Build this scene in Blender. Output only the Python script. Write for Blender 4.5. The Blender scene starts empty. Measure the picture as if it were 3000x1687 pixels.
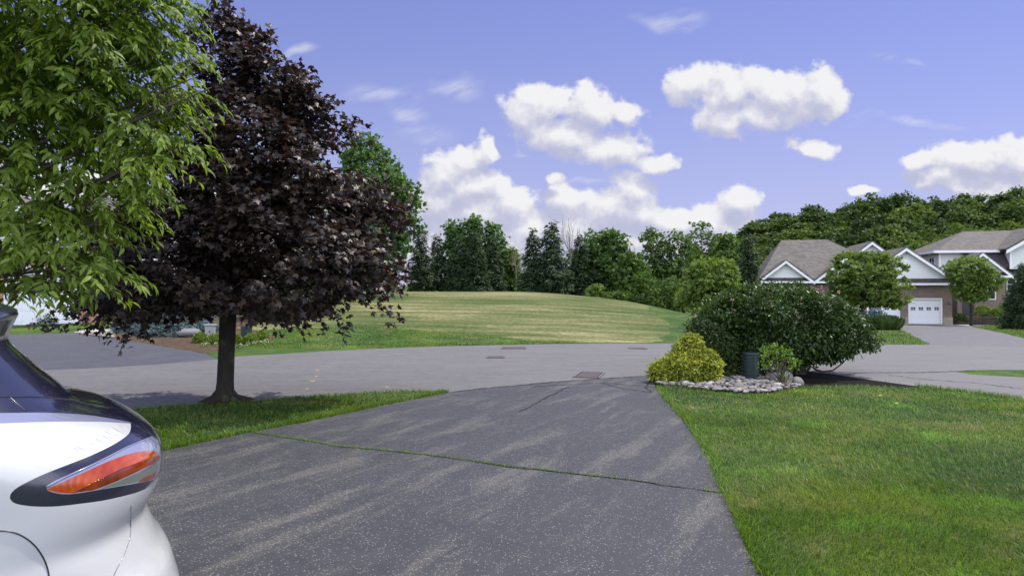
import bpy, math, random
import numpy as np
from mathutils import Vector, Matrix
from mathutils.geometry import delaunay_2d_cdt

# ------------------------------------------------------------------ camera, sky, sun
scene = bpy.context.scene
F = 2142.0; CX = 1500.0; CY = 843.5; CAMH = 1.65
cd = bpy.data.cameras.new("camera"); cam = bpy.data.objects.new("camera", cd)
scene.collection.objects.link(cam); scene.camera = cam
cam.location = (0, 0, CAMH); cam.rotation_euler = (math.radians(90), 0, 0)
cd.sensor_width = 36; cd.lens = 36 * F / 3000; cd.clip_start = 0.05; cd.clip_end = 20000
scene.cycles.max_bounces = 6; scene.cycles.diffuse_bounces = 3; scene.cycles.glossy_bounces = 2; scene.cycles.transmission_bounces = 3
scene.render.resolution_x = 1024; scene.render.resolution_y = 575
scene.view_settings.view_transform = 'Standard'; scene.view_settings.look = 'None'
scene.view_settings.exposure = 0.05; scene.view_settings.gamma = 1.0
SUN_EL = math.radians(60); SUN_AZ = math.radians(58)
S = Vector((math.sin(SUN_AZ) * math.cos(SUN_EL), math.cos(SUN_AZ) * math.cos(SUN_EL), math.sin(SUN_EL)))
sd = bpy.data.lights.new("sun", 'SUN'); sd.energy = 4.6; sd.angle = math.radians(0.5); sd.color = (1.0, 0.95, 0.86)
so = bpy.data.objects.new("sun", sd); scene.collection.objects.link(so)
so.rotation_euler = S.to_track_quat('Z', 'Y').to_euler()

class NT:
    def __init__(s, tree): s.t = tree; s.n = tree.nodes; s.l = tree.links
    def node(s, typ, ins=None, **kw):
        n = s.n.new(typ)
        for k, v in kw.items(): setattr(n, k, v)
        for k, v in (ins or {}).items():
            if hasattr(v, 'is_output') or isinstance(v, bpy.types.NodeSocket): s.l.new(v, n.inputs[k])
            else: n.inputs[k].default_value = v
        return n
    def math(s, op, a, b=0.0, c=None, clamp=False):
        ins = {0: a, 1: b}
        if c is not None: ins[2] = c
        return s.node('ShaderNodeMath', ins, operation=op, use_clamp=clamp).outputs[0]
    def vm(s, op, a, b=(0, 0, 0)):
        n = s.node('ShaderNodeVectorMath', {0: a, 1: b}, operation=op)
        return n.outputs['Value'] if op in ('LENGTH', 'DOT_PRODUCT') else n.outputs[0]
    def mr(s, v, a, b, c=0.0, d=1.0, it='SMOOTHSTEP'):
        return s.node('ShaderNodeMapRange', {0: v, 1: a, 2: b, 3: c, 4: d}, interpolation_type=it).outputs[0]
    def noise(s, vec, scale, detail=4, rough=0.5, col=False, dist=0.0):
        n = s.node('ShaderNodeTexNoise', {'Vector': vec, 'Scale': scale, 'Detail': detail, 'Roughness': rough, 'Distortion': dist})
        return n.outputs['Color'] if col else n.outputs['Fac']
    def rs(s, v, ang, sc): return s.vm('MULTIPLY', s.node('ShaderNodeMapping', {'Vector': v, 'Rotation': (0, 0, ang)}).outputs[0], sc)
    def mix(s, f, a, b, bt='MIX'):
        n = s.node('ShaderNodeMix', data_type='RGBA', blend_type=bt)
        for k, v in ((0, f), (6, a), (7, b)):
            if isinstance(v, bpy.types.NodeSocket): s.l.new(v, n.inputs[k])
            else: n.inputs[k].default_value = v if k == 0 else (tuple(v) + (1,))[:4]
        return n.outputs[2]
    def ramp(s, f, stops):
        n = s.node('ShaderNodeValToRGB', {0: f}); r = n.color_ramp
        while len(r.elements) < len(stops): r.elements.new(0.5)
        for e, (p, c) in zip(r.elements, stops): e.position = p; e.color = tuple(c) + (1,)
        return n.outputs[0]

def build_world():
    w = bpy.data.worlds.new("World"); scene.world = w; w.use_nodes = True
    w.node_tree.nodes.clear(); T = NT(w.node_tree)
    sky = T.node('ShaderNodeTexSky'); sky.sky_type = 'NISHITA'; sky.sun_disc = False
    sky.sun_elevation = SUN_EL; sky.sun_rotation = SUN_AZ; sky.altitude = 100
    sky.air_density = 1.0; sky.dust_density = 0.15; sky.ozone_density = 1.0
    tc = T.node('ShaderNodeTexCoord').outputs['Generated']
    sep = T.node('ShaderNodeSeparateXYZ', {0: tc})
    ay = T.math('MAXIMUM', T.math('ABSOLUTE', sep.outputs[1]), 0.02)
    u = T.math('DIVIDE', sep.outputs[0], ay); v = T.math('DIVIDE', sep.outputs[2], ay)
    uv = T.node('ShaderNodeCombineXYZ', {0: u, 1: v, 2: 0.0}).outputs[0]
    # measured in degrees-like tangent units: the cumulus banks over the far trees
    K = 1.1646
    def P(x, y, rx, ry): return ((x * K - CX) / F, (CY - y * K) / F, rx * K / F, ry * K / F)
    cum = [(1735, 215, 62, 48), (1850, 235, 115, 62), (1960, 255, 105, 68), (2050, 240, 66, 68), (1810, 310, 75, 40), (1930, 305, 95, 35),
           (1370, 255, 78, 50), (1490, 262, 85, 48), (1580, 270, 45, 36), (1315, 290, 55, 42), (1410, 335, 105, 46), (1540, 375, 115, 44), (1650, 405, 66, 28),
           (1225, 372, 30, 32), (1200, 398, 42, 34), (1165, 405, 50, 42), (1110, 445, 82, 58), (1190, 470, 88, 60), (1275, 520, 95, 52), (1100, 520, 100, 70), (1190, 545, 150, 55),
           (1430, 505, 52, 42), (1590, 480, 66, 52), (1560, 540, 115, 55), (1690, 555, 85, 42), (1450, 570, 110, 50), (1850, 520, 55, 38), (1800, 560, 100, 40),
           (1330, 580, 130, 48), (2050, 376, 66, 28), (2320, 400, 66, 24), (2440, 395, 95, 48), (2550, 400, 90, 62), (2370, 450, 110, 30), (2500, 460, 140, 45),
           (1395, 447, 22, 14), (2155, 480, 35, 14), (1240, 620, 300, 55), (1700, 620, 330, 55),
           (-300, 350, 260, 110), (-700, 200, 200, 90), (150, 480, 200, 70), (3000, 150, 160, 70), (3300, 420, 300, 80), (640, 520, 200, 60)]
    g = bpy.data.node_groups.new("cumulus", 'ShaderNodeTree')
    g.interface.new_socket("V", in_out='INPUT', socket_type='NodeSocketVector')
    g.interface.new_socket("D", in_out='OUTPUT', socket_type='NodeSocketFloat')
    G = NT(g); gi = G.node('NodeGroupInput').outputs[0]; go = G.node('NodeGroupOutput')
    wv = G.vm('SUBTRACT', G.noise(gi, 9.0, 3, 0.55, True), (0.5, 0.5, 0.5))
    p = G.vm('ADD', gi, G.vm('MULTIPLY', wv, (0.085, 0.06, 0)))
    acc = None
    for b in cum:
        x, y, rx, ry = P(*b)
        d = G.node('ShaderNodeVectorMath', {0: p, 1: (1 / rx, 1 / ry, 0), 2: (-x / rx, -y / ry, 0)}, operation='MULTIPLY_ADD').outputs[0]
        q = G.vm('LENGTH', d)
        acc = q if acc is None else G.math('SMOOTH_MIN', acc, q, 0.25)
    n1 = G.noise(gi, 26.0, 9, 0.58)
    vor = G.node('ShaderNodeTexVoronoi', {'Vector': gi, 'Scale': 42.0, 'Detail': 2.0}, feature='SMOOTH_F1').outputs['Distance']
    f = G.math('MULTIPLY_ADD', acc, -0.74, 1.0)
    f = G.math('MULTIPLY_ADD', G.math('SUBTRACT', n1, 0.5), 1.15, f)
    f = G.math('MULTIPLY_ADD', G.math('SUBTRACT', G.noise(gi, 75.0, 6, 0.6), 0.5), 0.42, f)
    f = G.math('MULTIPLY_ADD', G.math('SUBTRACT', 0.4, vor), 0.32, f)
    G.l.new(f, go.inputs[0])
    def cg(vec):
        n = T.n.new('ShaderNodeGroup'); n.node_tree = g; T.l.new(vec, n.inputs[0]); return n.outputs[0]
    D0 = cg(uv); D1 = cg(T.vm('ADD', uv, (0.008, 0.024, 0)))
    alpha = T.mr(D0, -0.05, 0.30)
    grad = T.math('SUBTRACT', D0, D1)
    li = T.math('MULTIPLY', grad, 1.05)
    li = T.math('ADD', li, T.mr(v, 0.05, 0.28, 0.34, 0.50))
    li = T.math('ADD', li, T.math('MULTIPLY', T.math('SUBTRACT', T.noise(uv, 14, 5), 0.5), 0.35))
    cc = T.ramp(li, [(0.0, (0.56, 0.58, 0.77)), (0.35, (0.64, 0.65, 0.82)), (0.62, (0.80, 0.80, 0.90)), (0.95, (0.98, 0.98, 1.0))])
    # thin wisps
    wis = [(960, 235, 120, 40), (1140, 225, 90, 28), (1040, 345, 110, 40), (1000, 290, 60, 60), (1690, 30, 110, 26), (2258, 160, 62, 13), (740, 125, 60, 14), (2300, 310, 200, 20), (1480, 465, 60, 10), (1320, 390, 30, 12)]
    acc = None
    wv2 = T.vm('MULTIPLY', T.vm('SUBTRACT', T.noise(uv, 7.0, 3, 0.5, True), (0.5, 0.5, 0.5)), (0.14, 0.10, 0))
    pw = T.vm('ADD', uv, wv2)
    for b in wis:
        x, y, rx, ry = P(*b)
        d = T.node('ShaderNodeVectorMath', {0: pw, 1: (1 / rx, 1 / ry, 0), 2: (-x / rx, -y / ry, 0)}, operation='MULTIPLY_ADD').outputs[0]
        q = T.vm('LENGTH', d); acc = q if acc is None else T.math('MINIMUM', acc, q)
    st = T.rs(uv, -0.35, (14, 60, 1))
    wn = T.noise(st, 1.0, 6, 0.6)
    wa = T.math('MULTIPLY', T.mr(acc, 1.1, 0.1), T.mr(wn, 0.30, 0.72, 0.0, 0.62))
    veil = T.math('MULTIPLY', T.mr(v, 0.40, 0.0, 0.0, 0.72), T.mr(T.noise(T.vm('MULTIPLY', uv, (2, 7, 1)), 2.0, 5, 0.55), 0.25, 0.75, 0.45, 1.0))
    tint = T.mix(1.0, sky.outputs[0], (1.27, 1.03, 1.38), 'MULTIPLY')
    tint = T.mix(0.35, tint, (2.55, 3.05, 7.3))
    b1 = T.node('ShaderNodeBackground', {0: tint, 1: 0.096})
    b3 = T.node('ShaderNodeBackground', {0: (0.54, 0.565, 0.83, 1), 1: 0.84})
    b2 = T.node('ShaderNodeBackground', {0: cc, 1: 0.88})
    # bright cloud banks added to the unseen sky behind the viewer, filling shaded fronts
    bk = T.mr(sep.outputs[1], 0.05, -0.35); bn = T.mr(T.noise(tc, 2.2, 6, 0.55), 0.36, 0.55)
    bm_ = T.math('MULTIPLY', T.math('MULTIPLY', bk, bn), T.mr(sep.outputs[2], 0.0, 0.1))
    b4 = T.node('ShaderNodeBackground', {0: (0.86, 0.92, 1.10, 1), 1: 2.6})
    m00 = T.node('ShaderNodeMixShader', {0: veil, 1: b1.outputs[0], 2: b3.outputs[0]})
    b5 = T.node('ShaderNodeBackground', {0: (0.82, 0.84, 0.98, 1), 1: 0.85})
    m0 = T.node('ShaderNodeMixShader', {0: wa, 1: m00.outputs[0], 2: b5.outputs[0]})
    m = T.node('ShaderNodeMixShader', {0: alpha, 1: m0.outputs[0], 2: b2.outputs[0]})
    m2 = T.node('ShaderNodeMixShader', {0: bm_, 1: m.outputs[0], 2: b4.outputs[0]})
    o = T.node('ShaderNodeOutputWorld', {0: m2.outputs[0]})
    w.cycles.sampling_method = 'MANUAL'; w.cycles.sample_map_resolution = 512
build_world()

# ------------------------------------------------------------------ helpers
def ss(v, a, b):
    t = np.clip((np.asarray(v, float) - a) / (b - a), 0, 1); return t * t * (3 - 2 * t)
def H(x, y):
    x = np.asarray(x, float); y = np.asarray(y, float)
    h = -0.03 * ss(x, 0, 12) * np.clip(y - 16, 0, 60)
    A = 1.42 * ss(x, -34, -9) * (1 - ss(x, 6, 15))
    t = np.clip((y - 22.5) / 23.5, 0, 1)
    h = h + A * np.sin(t * math.pi / 2) ** 1.15 * (1 - ss(y, 47, 64))
    h = h + 9 * ss(y, 70, 118) * ss(x, 6, 32)
    h = h - 7 * ss(y, 66, 160) * (1 - ss(x, 6, 32))
    return h
def Hf(x, y): return float(H(x, y))
_ys = np.concatenate([np.arange(1.0, 60, 0.02), np.arange(60, 400, 0.25)])
def G(px, py):
    """point of the ground seen from the standing height along one direction"""
    a = (px - CX) / F; b = (py - CY) / F
    z = CAMH - b * _ys; d = z - H(a * _ys, _ys)
    i = np.argmax(d <= 0)
    if d[i] > 0: i = len(_ys) - 1
    y = _ys[i]; return (a * y, float(y))
def W(px, py, Z): return Vector(((px - CX) / F * Z, Z, CAMH - (py - CY) / F * Z))

COL = scene.collection
def tag(o, label=None, cat=None, group=None, kind=None):
    if label: o['label'] = label
    if cat: o['category'] = cat
    if group: o['group'] = group
    if kind: o['kind'] = kind
    return o
def empty(name, loc=(0, 0, 0), rz=0, label=None, cat=None, group=None):
    o = bpy.data.objects.new(name, None); COL.objects.link(o); o.location = loc; o.rotation_euler = (0, 0, rz)
    o.empty_display_size = 0.2
    return tag(o, label, cat, group)
def np_mesh(name, V, polys, mat=None, parent=None, smooth=False, rnd=None, loops=None):
    """V (n,3); polys (m,k) int array of equal-sided faces"""
    me = bpy.data.meshes.new(name); V = np.ascontiguousarray(V, dtype=np.float32)
    polys = np.ascontiguousarray(polys, dtype=np.int32); m, k = polys.shape
    me.vertices.add(len(V)); me.vertices.foreach_set('co', V.ravel())
    me.loops.add(m * k); me.loops.foreach_set('vertex_index', polys.ravel())
    me.polygons.add(m); me.polygons.foreach_set('loop_start', np.arange(0, m * k, k, dtype=np.int32))
    me.polygons.foreach_set('loop_total', np.full(m, k, dtype=np.int32))
    if smooth: me.polygons.foreach_set('use_smooth', np.ones(m, dtype=bool))
    if rnd is not None:
        a = me.attributes.new('rnd', 'FLOAT', 'POINT'); a.data.foreach_set('value', np.ascontiguousarray(rnd, dtype=np.float32))
    me.update(calc_edges=True)
    if mat: me.materials.append(mat)
    o = bpy.data.objects.new(name, me); COL.objects.link(o)
    if parent: o.parent = parent
    return o
class MB:
    def __init__(s): s.v = []; s.f = []
    def poly(s, pts, ):
        i = len(s.v); s.v += [tuple(p) for p in pts]; s.f.append(tuple(range(i, i + len(pts)))); return s
    def box(s, x0, x1, y0, y1, z0, z1):
        i = len(s.v)
        s.v += [(x, y, z) for z in (z0, z1) for y in (y0, y1) for x in (x0, x1)]
        s.f += [tuple(i + k for k in q) for q in ((0, 2, 3, 1), (4, 5, 7, 6), (0, 1, 5, 4), (2, 6, 7, 3), (0, 4, 6, 2), (1, 3, 7, 5))]
        return s
    def slab(s, pts, th):
        """planar polygon (counter-clockwise seen from outside) thickened inward by th"""
        P = [Vector(p) for p in pts]; n = Vector((0, 0, 0))
        for a, b in zip(P, P[1:] + P[:1]): n += a.cross(b)
        n.normalize(); Q = [p - n * th for p in P]; k = len(P); i = len(s.v)
        s.v += [tuple(p) for p in P] + [tuple(q) for q in Q]
        s.f.append(tuple(range(i, i + k))); s.f.append(tuple(reversed(range(i + k, i + 2 * k))))
        for j in range(k):
            j2 = (j + 1) % k; s.f.append((i + j2, i + j, i + k + j, i + k + j2))
        return s
    def tube(s, pts, rad, n=8, cap=True):
        pts = [Vector(p) for p in pts]; base = len(s.v); ref = Vector((0.13, 0.21, 0.97))
        for k, p in enumerate(pts):
            t = (pts[min(k + 1, len(pts) - 1)] - pts[max(k - 1, 0)]).normalized()
            a = t.cross(ref if abs(t.dot(ref)) < 0.95 else Vector((1, 0, 0))).normalized(); b = t.cross(a)
            r = rad[k] if hasattr(rad, '__len__') else rad
            for q in range(n):
                w = 2 * math.pi * q / n; s.v.append(tuple(p + (a * math.cos(w) + b * math.sin(w)) * r))
        for k in range(len(pts) - 1):
            for q in range(n):
                q2 = (q + 1) % n; o = base + k * n
                s.f.append((o + q, o + q2, o + n + q2, o + n + q))
        if cap:
            s.f.append(tuple(base + q for q in reversed(range(n)))); s.f.append(tuple(base + (len(pts) - 1) * n + q for q in range(n)))
        return s
    def build(s, name, mat, parent=None, smooth=False, uv=False, bevel=0):
        me = bpy.data.meshes.new(name); me.from_pydata(s.v, [], s.f); me.materials.append(mat)
        if smooth: me.polygons.foreach_set('use_smooth', np.ones(len(s.f), dtype=bool))
        if uv: auto_uv(me)
        o = bpy.data.objects.new(name, me); COL.objects.link(o)
        if parent: o.parent = parent
        if bevel:
            m = o.modifiers.new('bevel', 'BEVEL'); m.width = bevel; m.segments = 2; m.limit_method = 'ANGLE'
        return o
def auto_uv(me):
    me.update(); L = me.uv_layers.new(name='UV')
    for p in me.polygons:
        n = p.normal
        if abs(n.z) > 0.999: u = Vector((1, 0, 0)); v = Vector((0, 1, 0))
        else: u = Vector((0, 0, 1)).cross(n).normalized(); v = n.cross(u)
        for li in p.loop_indices:
            c = me.vertices[me.loops[li].vertex_index].co; L.data[li].uv = (c.dot(u), c.dot(v))

# ------------------------------------------------------------------ materials
def mat(name):
    m = bpy.data.materials.new(name); m.use_nodes = True; m.node_tree.nodes.clear(); T = NT(m.node_tree)
    T.out = T.node('ShaderNodeOutputMaterial'); return m, T
def prin(T, col, rough=0.6, bump=None, bstr=0.3, bdist=0.01, **kw):
    p = T.node('ShaderNodeBsdfPrincipled')
    def st(k, v):
        if isinstance(v, bpy.types.NodeSocket): T.l.new(v, p.inputs[k])
        else: p.inputs[k].default_value = (tuple(v) + (1,)) if k in ('Base Color', 'Coat Tint') and len(v) == 3 else v
    st('Base Color', col); st('Roughness', rough)
    for k, v in kw.items(): st(k.replace('_', ' '), v)
    if bump is not None:
        b = T.node('ShaderNodeBump', {'Height': bump, 'Strength': bstr, 'Distance': bdist}); T.l.new(b.outputs[0], p.inputs['Normal'])
    T.l.new(p.outputs[0], T.out.inputs[0]); return p
def simple(name, c, rough=0.6, var=0.15, scale=6.0, bstr=0.1, **kw):
    m, T = mat(name); tc = T.node('ShaderNodeTexCoord').outputs['Object']
    n = T.noise(tc, scale, 5, 0.6)
    c1 = tuple(x * (1 - var) for x in c); c2 = tuple(min(1, x * (1 + var)) for x in c)
    prin(T, T.mix(n, c1, c2), rough, T.noise(tc, scale * 8, 3), bstr, 0.005, **kw); return m
def leafmat(name, stops, trans=0.3, rough=0.45, spec=0.5, tcol=None, edge=0.0, per=0.0):
    m, T = mat(name); a = T.node('ShaderNodeAttribute', attribute_name='rnd').outputs['Fac']
    pos = T.node('ShaderNodeNewGeometry').outputs['Position']
    f = T.math('ADD', T.math('MULTIPLY', a, 0.75), T.mr(T.noise(pos, 1.1, 3), 0.3, 0.7, 0.0, 0.25, 'LINEAR'))
    if per: f = T.math('ADD', f, T.math('MULTIPLY', T.math('SUBTRACT', T.node('ShaderNodeObjectInfo').outputs['Random'], 0.5), per))
    c = T.ramp(f, stops)
    p = prin(T, c, rough, Specular_IOR_Level=spec)
    tr = T.node('ShaderNodeBsdfTranslucent', {0: T.mix(1.0, c, tcol or (1.5, 1.7, 0.7), 'MULTIPLY')})
    mx = T.node('ShaderNodeMixShader', {0: trans, 1: p.outputs[0], 2: tr.outputs[0]}); T.l.new(mx.outputs[0], T.out.inputs[0])
    return m
M = {}
M['near_leaf'] = leafmat('bright green leaf', [(0.0, (0.075, 0.112, 0.012)), (0.5, (0.145, 0.215, 0.028)), (1.0, (0.28, 0.36, 0.075))], 0.5, 0.5, 0.35, (1.5, 1.6, 0.5))
M['maple_leaf'] = leafmat('dark red maple leaf', [(0.0, (0.019, 0.015, 0.015)), (0.5, (0.038, 0.027, 0.024)), (0.82, (0.072, 0.048, 0.034)), (1.0, (0.125, 0.090, 0.034))], 0.13, 0.45, 0.4, (1.8, 1.0, 0.5))
M['tree_leaf'] = leafmat('green tree leaf', [(0.0, (0.032, 0.060, 0.014)), (0.5, (0.062, 0.115, 0.022)), (1.0, (0.120, 0.180, 0.036))], 0.35, 0.6, 0.25, (1.5, 1.6, 0.5))
M['bright_leaf'] = leafmat('light green leaf', [(0.0, (0.065, 0.105, 0.025)), (0.5, (0.120, 0.180, 0.036)), (1.0, (0.200, 0.260, 0.065))], 0.4, 0.6, 0.25, (1.4, 1.5, 0.5))
M['poplar_leaf'] = leafmat('poplar leaf', [(0.0, (0.036, 0.074, 0.022)), (0.5, (0.070, 0.132, 0.032)), (1.0, (0.135, 0.205, 0.050))], 0.35, 0.6, 0.25, (1.3, 1.6, 0.5))
M['wood_leaf'] = leafmat('forest leaf', [(0.0, (0.024, 0.048, 0.014)), (0.5, (0.058, 0.100, 0.022)), (1.0, (0.118, 0.170, 0.036))], 0.33, 0.6, 0.2, per=0.9, tcol=(1.5, 1.5, 0.5))
M['spruce'] = leafmat('spruce needles', [(0.0, (0.018, 0.034, 0.016)), (0.5, (0.038, 0.064, 0.028)), (1.0, (0.080, 0.110, 0.038))], 0.1, 0.7, 0.2)
M['blue_spruce'] = leafmat('blue spruce needles', [(0.0, (0.04, 0.075, 0.075)), (0.5, (0.08, 0.13, 0.13)), (1.0, (0.15, 0.21, 0.21))], 0.08, 0.6, 0.3, (1, 1, 1))
M['bush_leaf'] = leafmat('glossy dark bush leaf', [(0.0, (0.016, 0.031, 0.009)), (0.5, (0.034, 0.066, 0.013)), (0.8, (0.085, 0.145, 0.026)), (1.0, (0.15, 0.23, 0.04))], 0.25, 0.45, 0.4, (1.4, 1.7, 0.5))
M['gold_leaf'] = leafmat('golden cypress thread', [(0.0, (0.05, 0.08, 0.010)), (0.35, (0.17, 0.21, 0.022)), (0.7, (0.38, 0.41, 0.045)), (1.0, (0.60, 0.60, 0.13))], 0.3, 0.6, 0.3, (1.3, 1.2, 0.5))
M['juniper_leaf'] = leafmat('juniper foliage', [(0.0, (0.016, 0.032, 0.008)), (0.6, (0.040, 0.066, 0.012)), (1.0, (0.085, 0.11, 0.018))], 0.15, 0.6, 0.3)
M['azalea_leaf'] = leafmat('azalea leaf', [(0.0, (0.06, 0.12, 0.015)), (0.5, (0.12, 0.22, 0.02)), (1.0, (0.22, 0.33, 0.04))], 0.4, 0.45, 0.4, (1.3, 1.5, 0.5))
M['box_leaf'] = leafmat('boxwood leaf', [(0.0, (0.05, 0.085, 0.01)), (0.5, (0.12, 0.18, 0.016)), (1.0, (0.22, 0.28, 0.03))], 0.25, 0.5, 0.4)
M['petal'] = leafmat('pink petal', [(0.0, (0.55, 0.20, 0.22)), (1.0, (0.80, 0.45, 0.42))], 0.3, 0.6, 0.3, (1, 1, 1))
M['white_petal'] = leafmat('white petal', [(0.0, (0.65, 0.65, 0.6)), (1.0, (0.85, 0.85, 0.82))], 0.3, 0.6, 0.3, (1, 1, 1))
def barkmat(name, a, b, sc=1.0):
    m, T = mat(name); tc = T.node('ShaderNodeTexCoord').outputs['Object']
    st = T.vm('MULTIPLY', tc, (22 * sc, 22 * sc, 5 * sc)); n = T.noise(st, 1.0, 6, 0.65); l = T.noise(tc, 4.0, 3)
    c = T.mix(n, a, b); c = T.mix(T.mr(l, 0.56, 0.68), c, (0.075, 0.085, 0.05))
    prin(T, c, 0.9, n, 0.9, 0.02, Specular_IOR_Level=0.2); return m
M['bark'] = barkmat('dark grey bark', (0.010, 0.009, 0.008), (0.058, 0.050, 0.042))
M['bark2'] = barkmat('brown bark', (0.05, 0.04, 0.03), (0.16, 0.13, 0.10))
M['twig'] = simple('pale dry twigs', (0.28, 0.24, 0.19), 0.9)

def lawn_group():
    g = bpy.data.node_groups.new("lawn colour", 'ShaderNodeTree')
    g.interface.new_socket("C", in_out='OUTPUT', socket_type='NodeSocketColor')
    T = NT(g); o = T.node('NodeGroupOutput'); pos = T.node('ShaderNodeNewGeometry').outputs['Position']
    a = T.noise(pos, 0.55, 4, 0.55); b = T.noise(T.vm('ADD', pos, (31, 7, 3)), 1.3, 5, 0.6); c = T.noise(pos, 5.0, 4, 0.6)
    col = T.ramp(a, [(0.34, (0.038, 0.088, 0.018)), (0.5, (0.070, 0.136, 0.021)), (0.66, (0.128, 0.182, 0.027))])
    col = T.mix(T.mr(b, 0.52, 0.72, 0, 0.75), col, (0.215, 0.215, 0.095))
    col = T.mix(T.mr(b, 0.46, 0.30, 0, 0.7), col, (0.130, 0.270, 0.028))
    col = T.mix(T.mr(c, 0.3, 0.7, 0, 0.35), col, (0.050, 0.090, 0.020))
    T.l.new(col, o.inputs[0]); return g
LG = lawn_group()
def lg(T): n = T.n.new('ShaderNodeGroup'); n.node_tree = LG; return n.outputs[0]
m, T = mat('lawn'); M['lawn'] = m
pos = T.node('ShaderNodeNewGeometry').outputs['Position']
fine = T.noise(T.vm('MULTIPLY', pos, (30, 14, 14)), 1.0, 4, 0.7)
prin(T, T.mix(T.mr(fine, 0.25, 0.75), T.mix(1.0, lg(T), (0.35, 0.35, 0.4), 'MULTIPLY'), T.mix(1.0, lg(T), (1.1, 1.1, 1.1), 'MULTIPLY')), 0.9, fine, 0.6, 0.05, Specular_IOR_Level=0.15)
m, T = mat('grass blade'); M['blade'] = m
a = T.node('ShaderNodeAttribute', attribute_name='rnd').outputs['Fac']
c = T.mix(a, T.mix(1.0, lg(T), (0.36, 0.42, 0.42), 'MULTIPLY'), T.mix(1.0, lg(T), (2.5, 2.2, 2.2), 'MULTIPLY'))
c = T.mix(T.mr(a, 0.9, 0.95), c, (0.26, 0.23, 0.10))
p = prin(T, c, 0.55, Specular_IOR_Level=0.35)
tr = T.node('ShaderNodeBsdfTranslucent', {0: T.mix(1.0, c, (1.3, 1.4, 0.6), 'MULTIPLY')})
T.l.new(T.node('ShaderNodeMixShader', {0: 0.35, 1: p.outputs[0], 2: tr.outputs[0]}).outputs[0], T.out.inputs[0])
m, T = mat('fresh edge grass'); M['blade2'] = m
a = T.node('ShaderNodeAttribute', attribute_name='rnd').outputs['Fac']
c = T.ramp(a, [(0, (0.06, 0.13, 0.012)), (0.6, (0.13, 0.24, 0.018)), (1, (0.24, 0.34, 0.04))])
p = prin(T, c, 0.55, Specular_IOR_Level=0.35)
tr = T.node('ShaderNodeBsdfTranslucent', {0: c})
T.l.new(T.node('ShaderNodeMixShader', {0: 0.4, 1: p.outputs[0], 2: tr.outputs[0]}).outputs[0], T.out.inputs[0])

m, T = mat('dry mown grass'); M['dry'] = m
pos = T.node('ShaderNodeNewGeometry').outputs['Position']
rp = T.rs(pos, 0.13, (0.16, 1.5, 0.3))
s1 = T.noise(rp, 1.0, 5, 0.6); s2 = T.noise(T.rs(pos, 0.13, (0.45, 5.5, 1)), 1.0, 5, 0.65); s3 = T.noise(T.vm('MULTIPLY', pos, (7, 5, 5)), 1.0, 4, 0.7)
big = T.noise(pos, 0.12, 3)
f = T.math('ADD', T.math('MULTIPLY', s1, 0.30), T.math('MULTIPLY', s2, 0.42)); f = T.math('ADD', f, T.math('MULTIPLY', s3, 0.38)); wvx = T.node('ShaderNodeSeparateXYZ', {0: T.rs(pos, 0.13, (1, 1, 1))}).outputs[1]; f = T.math('ADD', f, T.math('MULTIPLY', T.math('SINE', T.math('MULTIPLY_ADD', big, 3.0, T.math('MULTIPLY', wvx, 4.6))), 0.028)); f = T.math('ADD', f, T.math('MULTIPLY', T.math('SUBTRACT', big, 0.5), 0.55))
c = T.ramp(f, [(0.42, (0.042, 0.070, 0.020)), (0.51, (0.086, 0.110, 0.033)), (0.59, (0.150, 0.150, 0.062)), (0.69, (0.30, 0.265, 0.140))])
prin(T, c, 0.95, s3, 0.6, 0.06, Specular_IOR_Level=0.1)

def asphalt(name, base, spk, streak, scol, big, ang=27):
    m, T = mat(name); pos = T.node('ShaderNodeNewGeometry').outputs['Position']
    v = T.node('ShaderNodeTexVoronoi', {'Vector': pos, 'Scale': 75.0, 'Randomness': 1.0}); 
    cell = T.node('ShaderNodeSeparateColor', {0: v.outputs['Color']}).outputs[0]
    fine = T.noise(pos, 240.0, 2, 0.7); mid = T.noise(pos, 5.0, 6, 0.65); lo = T.noise(pos, 0.6, 4, 0.6)
    c = T.mix(lo, tuple(x * (1 - big) for x in base), tuple(x * (1 + big) for x in base))
    c = T.mix(T.mr(mid, 0.35, 0.7, 0, 0.35), c, tuple(x * 1.45 for x in base))
    rm = T.rs(pos, math.radians(ang), (3.6, 0.62, 1))
    wv = T.vm('MULTIPLY', T.vm('SUBTRACT', T.noise(pos, 1.5, 3, 0.5, True), (0.5, 0.5, 0.5)), (0.9, 0.5, 0))
    sn = T.noise(T.vm('ADD', rm, wv), 1.0, 4, 0.62)
    sm = T.mr(sn, 0.47, 0.68); 
    thr = T.math('SUBTRACT', spk[0], T.math('MULTIPLY', sm, streak))
    on = T.math('GREATER_THAN', cell, thr); near = T.mr(v.outputs['Distance'], 0.50, 0.30)
    sp = T.math('MULTIPLY', on, near)
    c = T.mix(T.math('MULTIPLY', sm, (0.55 if streak > .2 else 0.42)), c, scol)
    c = T.mix(sp, c, T.mix(T.noise(pos, 90, 1), spk[1], spk[2]))
    hgt = T.math('ADD', T.math('MULTIPLY', v.outputs['Distance'], -1.0), T.math('MULTIPLY', fine, 0.6))
    prin(T, c, T.mr(mid, 0.3, 0.7, 0.55, 0.8), hgt, 0.55, 0.006, Specular_IOR_Level=0.35); return m
M['drive'] = asphalt('sealed driveway asphalt', (0.044, 0.044, 0.049), (0.86, (0.085, 0.085, 0.09), (0.30, 0.28, 0.25)), 0.42, (0.105, 0.098, 0.082), 0.2)
M['road'] = asphalt('road asphalt', (0.124, 0.119, 0.114), (0.90, (0.16, 0.15, 0.14), (0.30, 0.28, 0.25)), 0.05, (0.175, 0.168, 0.160), 0.2, 86)
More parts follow.
